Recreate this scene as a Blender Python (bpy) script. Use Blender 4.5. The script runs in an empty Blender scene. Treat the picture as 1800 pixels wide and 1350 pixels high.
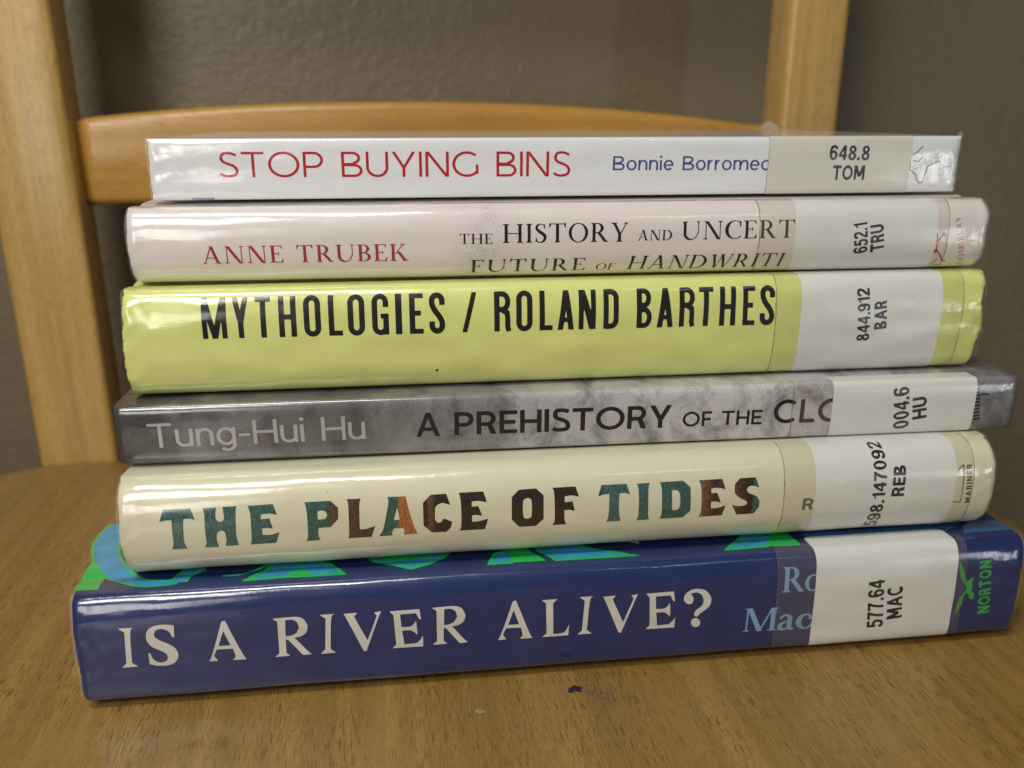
import bpy, bmesh, math, random
import numpy as np
from mathutils import Vector

SC = bpy.context.scene
COL = SC.collection
MM = 0.001
R = math.radians

# ---------------------------------------------------------------- camera
cam_d = bpy.data.cameras.new('camera')
cam = bpy.data.objects.new('camera', cam_d)
COL.objects.link(cam)
cam.location = (0, 0, 131.1*MM)
cam.rotation_euler = (R(90-17.745), 0, 0)
cam_d.sensor_width = 36
cam_d.lens = 30.0
cam_d.clip_start = 0.005
cam_d.clip_end = 60
cam_d.dof.use_dof = True
cam_d.dof.focus_distance = 0.199
cam_d.dof.aperture_fstop = 13.0
SC.camera = cam

# ---------------------------------------------------------------- room light
world = bpy.data.worlds.new('World')
SC.world = world
world.use_nodes = True
bg = world.node_tree.nodes['Background']
bg.inputs['Color'].default_value = (1.0, 0.93, 0.82, 1)
bg.inputs['Strength'].default_value = 0.06

def area(name, az, el, dist, w, h, power, color, target=(0, 0.2, 0.07), spread=180):
    """A rectangular room lamp; az is measured from straight behind the camera, positive to its right."""
    d = Vector((math.sin(R(az))*math.cos(R(el)), -math.cos(R(az))*math.cos(R(el)), math.sin(R(el))))
    l = bpy.data.lights.new(name, 'AREA')
    l.shape = 'RECTANGLE'; l.size = w; l.size_y = h; l.energy = power; l.color = color; l.spread = R(spread)
    o = bpy.data.objects.new(name, l)
    COL.objects.link(o)
    o.location = Vector(target)+d*dist
    o.rotation_euler = (-d).to_track_quat('-Z', 'Y').to_euler()
    return o
area('ceiling_lamp', -21, 37, 0.60, 0.16, 0.17, 1.25, (1.0, 0.97, 0.91), (-.03, .2, .09))
area('ceiling_strip', -24, 66, 0.62, 0.24, 0.09, 1.75, (1.0, 0.97, 0.91), (-.03, .2, .09))
area('low_window', -17, 9, 0.75, 0.20, 0.18, 0.62, (1.0, 0.97, 0.90), (-.03, .2, .09))
area('tube_lamp', 28.5, 37, 1.2, 0.19, 0.028, 0.14, (1.0, 0.96, 0.92), (.05, .2, .06))
area('far_window', 47, -3.5, 1.6, 0.09, 0.30, 1.0, (0.92, 0.97, 1.0))

SC.view_settings.view_transform = 'Standard'
SC.view_settings.look = 'None'
SC.view_settings.exposure = 0.34
SC.view_settings.gamma = 1
SC.view_settings.use_curve_mapping = False
SC.cycles.max_bounces = 8
SC.cycles.transparent_max_bounces = 12
SC.cycles.use_denoising = True
SC.cycles.sample_clamp_indirect = 6
# ---------------------------------------------------------------- book surface (millimetres, book space)
# x along the spine from the left end, y back into the book, z up from the underside
BOOKS = {
 #            T     B    n   W(depth) seed wave
 'river':  (26.2, 4.6, 3.0, 150.0, 1, 0.16),
 'tides':  (23.6, 8.0, 2.4, 144.0, 2, 0.12),
 'cloud':  (14.3, 2.4, 4.0, 138.0, 3, 0.08),
 'myth':   (25.0, 5.0, 2.7, 132.0, 4, 0.20),
 'hand':   (17.4, 5.2, 2.5, 120.0, 5, 0.13),
 'bins':   (14.2, 1.5, 4.0, 112.0, 6, 0.16),
}
GAP = 0.12
LIFT = {'river': 2.0, 'tides': .35, 'cloud': .12, 'myth': .35, 'hand': .12, 'bins': .65}   # the spine side rides a little higher than the fore edge
STACK = ['river', 'tides', 'cloud', 'myth', 'hand', 'bins']

class Surf:
    def __init__(self, key, L=220.0):
        self.T, self.B, self.n, self.W, self.seed, self.wave = BOOKS[key]
        self.L = L; self.hinge = 0.0 if key in ('cloud', 'bins') else 0.55
        k = 1601
        a = np.linspace(-np.pi/2, np.pi/2, k)          # superellipse by angle, dense everywhere
        n = np.where(a < 0, 8.0 if key == 'river' else self.n, self.n)      # the lowest book sits square on its tail edge
        s = np.sign(np.sin(a))*np.abs(np.sin(a))**(2/n)
        y = -self.B*np.abs(np.cos(a))**(2/n)
        z = self.T/2*(1+s)
        y[0] = y[-1] = 0.0
        d = np.hypot(np.diff(y), np.diff(z)); arc = np.concatenate([[0], np.cumsum(d)])
        self.A = float(arc[-1])
        v = np.linspace(0, self.A, 801)
        self.tv = v; self.ty = np.interp(v, arc, y); self.tz = np.interp(v, arc, z)
        ty = np.gradient(self.ty, v); tz = np.gradient(self.tz, v); l = np.hypot(ty, tz)
        self.ny = -tz/l; self.nz = ty/l                # outward normal
        r = np.random.RandomState(self.seed)
        self.ph = r.uniform(0, 6.283, (5, 2)); self.fr = np.array([[.11, .18], [.19, .31], [.07, .5], [.33, .12], [.43, .42]])*r.uniform(.8, 1.25, (5, 2))
    def disp(self, u, v):
        w = np.clip(np.minimum(v-0.5, self.A-0.5-v)/4.0, 0, 1); w = w*w*(3-2*w)
        s = 0
        for i in range(5):
            s = s+np.sin(u*self.fr[i, 0]+self.ph[i, 0])*np.sin(v*self.fr[i, 1]*1.5+self.ph[i, 1])*(1.0, .7, .6, .45, .25)[i]
        d = np.minimum(u, self.L-u); e = np.clip(1-d/1.6, 0, 1)
        p = self.ph; c = .5*np.sin(v*.8+p[0, 1]+u*.5+1.3*np.sin(v*.3+p[3, 0]))*np.sin(u*1.3-v*.37+p[1, 0])+.4*np.sin(v*.33-u*.7+p[2, 1])
        h = np.where(v < 0, -v, v-self.A)          # hinge groove pressed along the boards
        h = -self.hinge*np.exp(-((h-6.5)/2.2)**2)*(h > 0)
        return h+self.wave*(0.45*s+1.25*c*np.exp(-np.maximum(d, 0)/4.5))*w-0.55*e*e*np.clip(w*3, 0, 1)
    def at(self, u, v, off=0.0):
        u = np.asarray(u, float); v = np.asarray(v, float)
        vc = np.clip(v, 0, self.A)
        y = np.interp(vc, self.tv, self.ty); z = np.interp(vc, self.tv, self.tz)
        ny = np.interp(vc, self.tv, self.ny); nz = np.interp(vc, self.tv, self.nz)
        lo = v < 0; hi = v > self.A
        ny = np.where(lo | hi, 0, ny); nz = np.where(lo, -1, np.where(hi, 1, nz))
        l = np.hypot(ny, nz); ny = ny/l; nz = nz/l
        y = y+np.where(lo, -v, 0)+np.where(hi, v-self.A, 0)
        o = off+self.disp(u, v)
        return np.stack([u+0*y, y+ny*o, z+nz*o], -1)
# ---------------------------------------------------------------- measured layout of print and labels (spine millimetres)
DATA = {'PLACE': {'river': [-98.0285, 167.4711, 2.0, 0.1258, 229.2202], 'tides': [-88.3993, 178.4116, 28.67, 0.1247, 210.5474], 'cloud': [-91.0545, 184.817, 52.51, 0.1088, 221.2107], 'myth': [-88.6021, 192.1142, 67.28, 0.1204, 209.8694], 'hand': [-87.9826, 199.4078, 92.52, 0.1076, 208.8353], 'bins': [-85.4044, 207.3818, 110.69, 0.1186, 203.2879]}, 
 'TEXT': [
 {'book': 'bins', 'font': 'sans', 's': 'STOP BUYING BINS', 'a': [15.941, 6.181], 'b': [100.348, 5.674], 'ca': 5.807, 'cb': 6.006, 'w': 0.096, 'tr': 0.12, 'name': 'title_lettering', 'mat': 'red'}, 
 {'book': 'bins', 'font': 'sans', 's': 'Bonnie Borromeo', 'a': [111.134, 7.072], 'b': [152.154, 6.789], 'ca': 3.391, 'cb': 3.438, 'w': 0.118, 'tr': 0.1, 'name': 'author_lettering', 'mat': 'navy_ink'}, 
 {'book': 'bins', 'font': 'label', 's': '648.8', 'a': [167.564, 9.223], 'b': [178.426, 9.078], 'ca': 3.573, 'cb': 3.6, 'w': 0.18, 'lab': 1, 'name': 'call_number_lettering'}, 
 {'book': 'bins', 'font': 'label', 's': 'TOM', 'a': [168.933, 4.238], 'b': [177.648, 4.157], 'ca': 3.628, 'cb': 3.642, 'w': 0.18, 'lab': 1, 'name': 'call_number_lettering'}, 
 {'book': 'hand', 'font': 'serif', 's': 'ANNE TRUBEK', 'a': [16.172, 7.702], 'b': [63.04, 7.598], 'ca': 3.997, 'cb': 3.994, 'tr': 0.14, 'bold': 1.2, 'name': 'author_lettering', 'mat': 'dark_red'}, 
 {'book': 'hand', 'font': 'serif', 's': 'THE', 'a': [75.477, 11.339], 'b': [83.307, 11.284], 'ca': 2.395, 'cb': 2.403, 'tr': 0.14, 'bold': 1.25, 'name': 'title_lettering', 'mat': 'black_ink'}, 
 {'book': 'hand', 'font': 'serif', 's': 'HISTORY', 'a': [85.753, 11.444], 'b': [116.11, 11.307], 'ca': 4.398, 'cb': 4.526, 'tr': 0.12, 'bold': 1.18, 'name': 'title_lettering', 'mat': 'black_ink'}, 
 {'book': 'hand', 'font': 'serif', 's': 'AND', 'a': [118.483, 11.544], 'b': [126.969, 11.47], 'ca': 2.445, 'cb': 2.466, 'tr': 0.14, 'bold': 1.25, 'name': 'title_lettering', 'mat': 'black_ink'}, 
 {'book': 'hand', 'font': 'serif', 's': 'UNCERTA', 'a': [129.371, 11.572], 'b': [163.131, 11.64], 'ca': 4.298, 'cb': 4.343, 'tr': 0.12, 'bold': 1.12, 'name': 'title_lettering', 'mat': 'black_ink'}, 
 {'book': 'hand', 'font': 'serif', 's': 'FUTURE', 'a': [77.938, 3.95], 'b': [105.933, 3.95], 'ca': 3.5, 'cb': 3.5, 'tr': 0.16, 'shear': 0.05, 'bold': 1.15, 'name': 'title_lettering', 'mat': 'black_ink'}, 
 {'book': 'hand', 'font': 'serif', 's': 'OF', 'a': [108.457, 3.95], 'b': [113.168, 3.95], 'ca': 1.95, 'cb': 1.95, 'tr': 0.12, 'shear': 0.2, 'bold': 1.25, 'name': 'title_lettering', 'mat': 'black_ink'}, 
 {'book': 'hand', 'font': 'serif', 's': 'HANDWRITI', 'a': [116.299, 4.0], 'b': [155.6, 4.05], 'ca': 3.75, 'cb': 3.8, 'tr': 0.14, 'shear': 0.2, 'bold': 1.12, 'name': 'title_lettering', 'mat': 'black_ink'}, 
 {'book': 'hand', 'font': 'label', 's': '652.1', 'a': [177.388, 7.714], 'b': [176.351, 15.181], 'ca': 3.572, 'cb': 3.502, 'w': 0.19, 'lab': 1, 'name': 'call_number_lettering'}, 
 {'book': 'hand', 'font': 'label', 's': 'TRU', 'a': [181.665, 8.08], 'b': [180.659, 14.777], 'ca': 3.577, 'cb': 3.505, 'w': 0.19, 'lab': 1, 'name': 'call_number_lettering'}, 
 {'book': 'hand', 'font': 'serif', 's': 'BLOOMSBURY', 'a': [205.069, 1.087], 'b': [200.755, 16.343], 'ca': 1.579, 'cb': 1.377, 'tr': 0.2, 'bold': 1.1, 'name': 'publisher_lettering', 'mat': 'dark_red'}, 
 {'book': 'myth', 'font': 'goth', 's': 'MYTHOLOGIES/ROLANDBARTHES', 'a': [17.447, 16.477], 'b': [153.999, 15.917], 'ca': 9.428, 'cb': 9.632, 'xs': [[-0.015, 5.462], [6.759, 10.406], [11.908, 15.347], [17.119, 21.065], [22.747, 26.621], [28.383, 31.519], [32.791, 36.684], [38.333, 42.212], [43.767, 45.258], [47.022, 50.256], [51.622, 55.322], [59.336, 62.855], [66.975, 70.884], [72.251, 76.141], [77.841, 81.02], [82.22, 86.199], [87.311, 91.492], [93.356, 97.092], [101.553, 105.339], [106.624, 110.694], [112.184, 116.03], [117.086, 120.726], [122.352, 126.429], [128.27, 131.338], [132.59, 136.359]], 'name': 'title_lettering', 'mat': 'black_ink'}, 
 {'book': 'myth', 'font': 'label', 's': '844.912', 'a': [179.496, 11.091], 'b': [178.323, 24.387], 'ca': 3.331, 'cb': 3.253, 'w': 0.19, 'lab': 1, 'name': 'call_number_lettering'}, 
 {'book': 'myth', 'font': 'label', 's': 'BAR', 'a': [183.76, 14.092], 'b': [183.04, 21.231], 'ca': 3.359, 'cb': 3.277, 'w': 0.19, 'lab': 1, 'name': 'call_number_lettering'}, 
 {'book': 'cloud', 'font': 'sans', 's': 'Tung-Hui Hu', 'a': [7.134, 5.84], 'b': [56.49, 6.005], 'ca': 5.892, 'cb': 5.914, 'w': 0.115, 'tr': 0.09, 'name': 'author_lettering', 'mat': 'pale_ink'}, 
 {'book': 'cloud', 'font': 'sans', 's': 'A', 'a': [68.419, 6.02], 'b': [74.096, 5.975], 'ca': 5.983, 'cb': 6.016, 'w': 0.165, 'name': 'title_lettering', 'mat': 'black_ink'}, 
 {'book': 'cloud', 'font': 'sans', 's': 'PREHISTORY', 'a': [77.494, 6.076], 'b': [130.607, 5.875], 'ca': 5.784, 'cb': 5.906, 'w': 0.165, 'tr': 0.1, 'name': 'title_lettering', 'mat': 'black_ink'}, 
 {'book': 'cloud', 'font': 'sans', 's': 'OF', 'a': [133.474, 5.956], 'b': [140.84, 5.859], 'ca': 3.839, 'cb': 3.868, 'w': 0.16, 'tr': 0.12, 'name': 'title_lettering', 'mat': 'black_ink'}, 
 {'book': 'cloud', 'font': 'sans', 's': 'THE', 'a': [143.301, 5.94], 'b': [153.695, 5.778], 'ca': 3.769, 'cb': 3.828, 'w': 0.16, 'tr': 0.12, 'name': 'title_lettering', 'mat': 'black_ink'}, 
 {'book': 'cloud', 'font': 'sans', 's': 'CLOU', 'a': [156.622, 5.889], 'b': [181.117, 5.642], 'ca': 6.136, 'cb': 6.186, 'w': 0.16, 'tr': 0.1, 'name': 'title_lettering', 'mat': 'black_ink'}, 
 {'book': 'cloud', 'font': 'label', 's': '004.6', 'a': [192.752, 3.354], 'b': [191.406, 14.348], 'ca': 4.111, 'cb': 4.093, 'w': 0.19, 'lab': 1, 'name': 'call_number_lettering'}, 
 {'book': 'cloud', 'font': 'label', 's': 'HU', 'a': [197.174, 5.861], 'b': [196.403, 11.687], 'ca': 3.796, 'cb': 3.758, 'w': 0.19, 'lab': 1, 'name': 'call_number_lettering'}, 
 {'book': 'tides', 'font': 'label', 's': 'R', 'a': [159.894, 13.33], 'b': [162.702, 13.236], 'ca': 3.151, 'cb': 3.168, 'w': 0.17, 'name': 'author_lettering', 'mat': 'green_ink'}, 
 {'book': 'tides', 'font': 'label', 's': '598.147092', 'a': [181.25658078884666, 6.0], 'b': [181.25658078884666, 30.4], 'ca': 3.4, 'cb': 3.4, 'w': 0.19, 'lab': 1, 'name': 'call_number_lettering'}, 
 {'book': 'tides', 'font': 'label', 's': 'REB', 'a': [186.2, 15.602], 'b': [186.303, 23.537], 'ca': 3.35, 'cb': 3.284, 'w': 0.19, 'lab': 1, 'name': 'call_number_lettering'}, 
 {'book': 'tides', 'font': 'label', 's': 'MARINER', 'a': [204.689, 12.67], 'b': [203.847, 22.957], 'ca': 1.493, 'cb': 1.436, 'w': 0.17, 'tr': 0.22, 'name': 'publisher_lettering', 'mat': 'black_ink'}, 
 {'book': 'river', 'font': 'serif', 's': 'Rob', 'a': [165.02, 20.082], 'b': [179.618, 19.865], 'ca': 6.564, 'cb': 6.572, 'tr': 0.03, 'bold': 1.35, 'name': 'author_lettering', 'mat': 'blue_ink'}, 
 {'book': 'river', 'font': 'serif', 's': 'Mac', 'a': [155.545, 9.899], 'b': [173.593, 9.329], 'ca': 6.365, 'cb': 6.44, 'tr': 0.04, 'bold': 1.35, 'shear': 0, 'name': 'author_lettering', 'mat': 'blue_ink'}, 
 {'book': 'river', 'font': 'label', 's': '577.64', 'a': [192.83, 8.361], 'b': [191.595, 21.922], 'ca': 4.298, 'cb': 4.156, 'w': 0.19, 'lab': 1, 'name': 'call_number_lettering'}, 
 {'book': 'river', 'font': 'label', 's': 'MAC', 'a': [197.677, 10.591], 'b': [196.709, 19.799], 'ca': 4.118, 'cb': 4.072, 'w': 0.19, 'lab': 1, 'name': 'call_number_lettering'}, 
 {'book': 'river', 'font': 'label', 's': 'NORTON', 'a': [221.643, 10.144], 'b': [220.075, 25.061], 'ca': 3.273, 'cb': 3.244, 'w': 0.2, 'tr': 0.14, 'name': 'publisher_lettering', 'mat': 'green_ink2'}], 
 'RIVER': ({'I': [[9.69, 22.82], [13.21, 22.78], [12.28, 21.71], [11.68, 13.78], [12.94, 12.71], [9.37, 12.73], [10.46, 13.77], [11.02, 21.77]], 'S': [[21.72, 22.68], [21.49, 19.63], [21.02, 19.76], [20.64, 20.94], [19.78, 21.72], [18.71, 22.03], [17.69, 21.73], [17.22, 20.85], [17.41, 19.95], [18.37, 19.07], [20.09, 18.03], [21.37, 16.9], [21.9, 15.39], [21.51, 13.78], [20.36, 12.71], [18.65, 12.41], [16.99, 12.57], [15.42, 13.09], [15.49, 16.05], [15.92, 15.97], [16.25, 14.58], [17.01, 13.62], [18.19, 13.28], [19.25, 13.69], [19.6, 14.65], [19.25, 15.62], [18.07, 16.55], [16.43, 17.65], [15.61, 19.01], [15.49, 20.44], [16.03, 21.92], [17.14, 22.68], [18.64, 22.98], [20.1, 22.95]], 'A': [[32.09, 22.78], [32.84, 22.85], [36.24, 13.52], [37.18, 12.57], [33.63, 12.59], [34.44, 13.44], [33.98, 15.66], [30.41, 15.73], [29.63, 14.06], [30.42, 12.72], [27.8, 12.62], [28.97, 13.65]], 'A-': [[32.25, 20.4], [33.54, 16.57], [30.88, 16.6]], 'R': [[43.23, 22.55], [46.76, 22.64], [48.85, 22.56], [50.25, 21.81], [51.02, 20.09], [50.6, 18.54], [49.37, 17.59], [47.81, 17.26], [50.71, 13.49], [51.67, 12.73], [49.49, 12.65], [46.33, 16.93], [45.83, 16.93], [45.77, 13.5], [46.64, 12.71], [43.09, 12.64], [44.19, 13.53], [44.3, 21.69]], 'R-': [[46.07, 21.98], [47.67, 21.98], [48.73, 21.29], [49.08, 19.81], [48.28, 18.37], [46.98, 17.84], [45.9, 17.83]], 'V': [[58.89, 22.5], [62.33, 22.58], [61.59, 21.65], [64.33, 15.24], [66.75, 21.49], [66.13, 22.38], [68.24, 22.57], [67.38, 21.66], [63.95, 12.34], [63.36, 12.39], [59.69, 21.58]], 'E': [[130.72, 22.34], [137.6, 22.45], [137.96, 19.65], [137.47, 20.02], [136.76, 21.46], [133.12, 21.42], [133.31, 18.04], [135.22, 18.02], [136.05, 18.51], [136.73, 19.48], [136.99, 15.63], [136.08, 16.53], [135.28, 17.03], [133.41, 17.04], [133.83, 13.35], [136.73, 13.46], [137.53, 14.19], [138.21, 15.33], [138.21, 12.45], [130.96, 12.55], [131.93, 13.53], [131.6, 21.31]], 'L': [[105.33, 22.46], [109.17, 22.5], [108.11, 21.49], [108.19, 13.21], [110.4, 13.34], [111.34, 14.15], [112.06, 15.6], [111.87, 12.58], [105.51, 12.62], [106.57, 13.59], [106.4, 21.57]], '?': [[141.59, 18.68], [140.71, 19.12], [140.2, 20.03], [140.35, 21.17], [141.19, 22.12], [142.44, 22.62], [143.94, 22.64], [145.68, 21.97], [146.83, 20.46], [147.05, 19.05], [146.58, 17.68], [145.37, 16.6], [144.34, 15.82], [143.96, 15.17], [143.09, 15.25], [142.95, 16.08], [143.4, 17.0], [144.43, 17.72], [145.09, 18.74], [145.01, 20.14], [144.35, 21.24], [143.34, 21.73], [142.28, 21.63], [141.87, 21.29], [142.42, 20.65], [142.56, 19.62], [142.22, 18.86]], '?.': [[144.67, 13.35], [144.65, 13.02], [144.56, 12.72], [144.39, 12.47], [144.17, 12.28], [143.89, 12.18], [143.59, 12.16], [143.29, 12.22], [143.0, 12.37], [142.74, 12.59], [142.53, 12.88], [142.39, 13.2], [142.33, 13.53], [142.34, 13.87], [142.43, 14.17], [142.59, 14.42], [142.82, 14.61], [143.09, 14.71], [143.39, 14.73], [143.7, 14.66], [143.99, 14.51], [144.25, 14.29], [144.46, 14.01], [144.6, 13.69]]}, [['I', 0.0, 0.0], ['S', 0, 0], ['A', 0.0, 0.0], ['R', 0.0, 0.0], ['I', 44.11, -0.13], ['V', 0.0, 0.0], ['E', -61.03, 0.03], ['R', 36.24, 0.01], ['A', 66.42, -0.01], ['L', 0.0, 0.0], ['I', 104.72, -0.18], ['V', 60.92, -0.17], ['E', 0.0, 0.0], ['?', 0, 0], ['?.', 0, 0]]), 
 'TIDES': [[[[9.81, 22.21], [15.75, 22.22], [16.17, 20.85], [16.53, 19.54], [15.37, 19.95], [14.09, 19.95], [13.82, 16.77], [13.73, 14.13], [14.22, 12.53], [10.82, 12.53], [11.34, 14.1], [11.39, 16.92], [11.52, 19.82], [10.08, 19.76], [8.88, 19.49], [9.43, 21.06]], None], [[[18.28, 22.14], [21.37, 22.17], [21.1, 21.24], [21.06, 19.7], [21.39, 18.95], [21.96, 18.73], [22.56, 19.01], [22.83, 19.59], [22.77, 21.15], [22.63, 22.17], [25.74, 22.23], [25.48, 20.99], [25.2, 15.98], [25.29, 13.89], [25.59, 12.69], [22.5, 12.63], [22.84, 13.87], [22.81, 15.78], [22.46, 16.51], [21.9, 16.67], [21.32, 16.41], [20.96, 15.73], [20.83, 14.01], [21.21, 12.52], [18.01, 12.53], [18.47, 13.79], [18.49, 16.47], [18.63, 20.71]], None], [[[28.14, 22.13], [33.72, 22.24], [34.47, 19.67], [32.85, 20.09], [30.95, 19.99], [30.87, 18.83], [32.78, 18.97], [33.33, 16.36], [32.27, 16.66], [30.95, 16.6], [30.9, 14.96], [32.6, 14.84], [34.73, 15.39], [33.79, 12.67], [27.98, 12.62], [28.42, 14.05], [28.63, 19.42], [28.49, 20.82]], None], [[[40.68, 22.25], [46.49, 22.28], [48.14, 20.57], [48.03, 17.9], [46.14, 15.95], [43.47, 15.93], [43.32, 13.98], [43.73, 12.7], [40.51, 12.65], [41.0, 14.14], [41.09, 19.73]], [[43.49, 20.05], [44.66, 20.1], [45.3, 19.75], [45.53, 19.03], [45.22, 18.25], [44.47, 18.01], [43.44, 18.03]]], [[[50.06, 22.43], [53.3, 22.42], [52.93, 20.82], [52.74, 14.98], [54.16, 14.97], [56.26, 15.6], [55.33, 12.78], [49.87, 12.74], [50.28, 13.92], [50.43, 20.96]], None], [[[59.29, 22.44], [63.73, 22.41], [63.66, 21.46], [64.91, 15.8], [65.92, 12.98], [62.72, 12.92], [62.96, 13.83], [62.75, 14.67], [60.53, 14.72], [60.05, 13.7], [60.18, 12.88], [57.04, 12.83], [58.04, 14.6], [59.2, 19.4], [59.53, 21.5]], [[61.5, 19.99], [61.95, 16.84], [60.59, 16.81]]], [[[69.22, 22.44], [72.85, 22.47], [73.68, 19.79], [71.9, 20.42], [70.74, 20.06], [70.16, 19.08], [70.08, 16.34], [70.61, 15.49], [71.45, 15.64], [72.02, 16.51], [72.94, 16.15], [74.04, 15.58], [73.59, 14.06], [72.64, 13.04], [69.25, 13.05], [67.37, 15.09], [67.42, 20.68]], None], [[[75.76, 22.55], [81.45, 22.57], [82.21, 20.0], [80.22, 20.4], [78.69, 20.34], [78.66, 19.09], [80.19, 19.15], [81.08, 16.69], [79.69, 16.98], [78.66, 16.89], [78.68, 15.3], [80.37, 15.35], [82.48, 15.88], [81.67, 13.1], [75.76, 13.09], [76.16, 14.68], [76.14, 20.43]], None], [[[89.77, 22.5], [93.86, 22.62], [95.6, 20.88], [95.63, 14.96], [93.85, 13.19], [89.9, 13.13], [88.03, 15.19], [88.08, 20.85]], [[91.45, 20.38], [92.3, 20.33], [92.76, 19.47], [92.76, 16.18], [92.29, 15.33], [91.3, 15.29], [90.73, 16.15], [90.73, 19.59]]], [[[97.73, 22.56], [103.25, 22.59], [104.07, 20.06], [102.35, 20.5], [100.63, 20.4], [100.64, 18.91], [102.5, 19.0], [103.11, 16.56], [101.67, 16.9], [100.57, 16.87], [100.66, 14.37], [101.13, 13.15], [97.77, 13.11], [98.3, 14.79], [98.12, 21.13]], None], [[[109.48, 22.6], [115.61, 22.56], [116.38, 19.93], [115.32, 20.38], [113.82, 20.36], [113.72, 17.28], [113.92, 14.9], [114.35, 13.22], [110.84, 13.19], [111.25, 14.79], [111.35, 17.4], [111.36, 20.4], [110.01, 20.27], [108.67, 19.9]], None], [[[118.04, 22.43], [121.3, 22.5], [120.92, 21.08], [120.96, 14.73], [121.47, 13.14], [118.14, 13.08], [118.57, 14.61], [118.48, 20.97]], None], [[[123.64, 22.52], [129.52, 22.55], [131.26, 20.87], [131.43, 14.86], [129.65, 13.15], [123.89, 13.15], [124.3, 14.79], [124.1, 21.15]], [[126.63, 20.44], [127.75, 20.38], [128.59, 19.46], [128.72, 16.4], [128.06, 15.37], [126.82, 15.34]]], [[[133.36, 22.5], [139.16, 22.54], [140.06, 19.94], [138.06, 20.4], [136.47, 20.29], [136.45, 19.14], [137.94, 19.21], [138.99, 16.61], [137.31, 16.98], [136.52, 16.87], [136.61, 15.16], [138.36, 15.21], [140.26, 15.79], [139.56, 13.11], [133.64, 13.06], [134.14, 14.68], [133.93, 20.63]], None], [[[143.63, 22.46], [147.53, 22.5], [148.52, 19.93], [146.89, 20.48], [145.79, 20.34], [145.32, 19.51], [145.97, 18.66], [147.9, 17.71], [148.77, 16.45], [148.83, 14.83], [147.6, 13.09], [143.2, 13.03], [141.87, 15.8], [143.47, 15.32], [145.12, 15.43], [145.78, 15.93], [145.36, 16.65], [143.52, 17.67], [142.34, 18.76], [142.28, 21.07]], None]], 'BIRD': [[[211.19, 25.44], [211.98, 24.38], [212.73, 22.76], [213.46, 20.87], [214.2, 19.35], [214.64, 20.1], [215.41, 20.36], [216.1, 20.49], [215.66, 19.79], [215.53, 18.8], [215.79, 17.59], [215.59, 16.58], [216.4, 16.05], [216.73, 14.82], [216.12, 14.23], [215.33, 14.59], [214.93, 15.78], [214.18, 16.45], [213.74, 14.91], [213.6, 12.87], [212.89, 11.24], [212.22, 9.86], [212.31, 12.01], [212.4, 13.95], [213.08, 15.58], [214.05, 17.25], [214.1, 18.17], [213.05, 19.3], [212.19, 20.96], [211.65, 22.84]]], 'SAIL': [[[199.87, 13.06], [202.02, 12.91]], [[201.96, 12.92], [201.72, 22.97]], [[201.72, 22.97], [200.43, 21.87], [199.55, 20.53]], [[199.55, 20.53], [199.28, 18.68], [199.2, 16.53]]], 'SCRIB': [[[192.99, 12.53], [191.21, 10.76], [189.85, 10.16], [189.61, 9.29]], [[192.46, 9.0], [193.12, 9.7]], [[189.75, 9.28], [190.17, 7.62], [190.03, 6.65], [191.84, 5.41], [192.34, 4.07], [192.95, 3.36], [193.84, 3.26], [194.26, 4.15], [194.59, 6.27], [194.88, 7.5], [196.18, 8.11], [198.33, 8.79]], [[191.35, 6.82], [191.72, 6.9]], [[190.53, 8.93], [192.27, 8.65], [192.66, 9.26]]], 'ARCH': [[[197.06, 12.05], [196.12, 10.98], [195.39, 9.81]], [[197.06, 12.05], [197.52, 11.52]], [[195.11, 12.08], [195.52, 10.12]], [[195.38, 7.68], [196.53, 7.21], [198.14, 4.87]], [[195.57, 9.37], [195.59, 7.22]], [[197.76, 5.11], [199.1, 4.74]], [[195.58, 3.96], [196.64, 5.51]]], 'BARS': [[[210.98, 11.62], [213.37, 11.44]], [[208.83, 12.84], [210.49, 13.14]], [[208.94, 11.97], [210.6, 12.28]], [[209.08, 11.1], [210.73, 11.4]], [[209.23, 10.21], [210.88, 10.52]], [[209.38, 9.32], [211.03, 9.63]], [[209.54, 8.42], [211.19, 8.73]], [[209.71, 7.52], [211.35, 7.83]], [[209.88, 6.61], [211.52, 6.93]], [[210.05, 5.7], [211.69, 6.02]], [[210.24, 4.78], [211.88, 5.1]]], 'LABELS': {'bins': [151.41, 189.99], 'hand': [158.03, 195.03], 'myth': [160.66, 197.99], 'cloud': [171.68, 209.72], 'tides': [162.9, 199.76], 'river': [173.6, 211.02]}, 'TAPES': {'hand': [148.83, 198.03], 'myth': [154.16, 203.53], 'cloud': [161.29, 209.72], 'tides': [154.86, 204.37], 'river': [163.8, 213.21], 'bins': [151.41, 189.99]}, 'LABTOP': [195.23, 37.41], 
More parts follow.
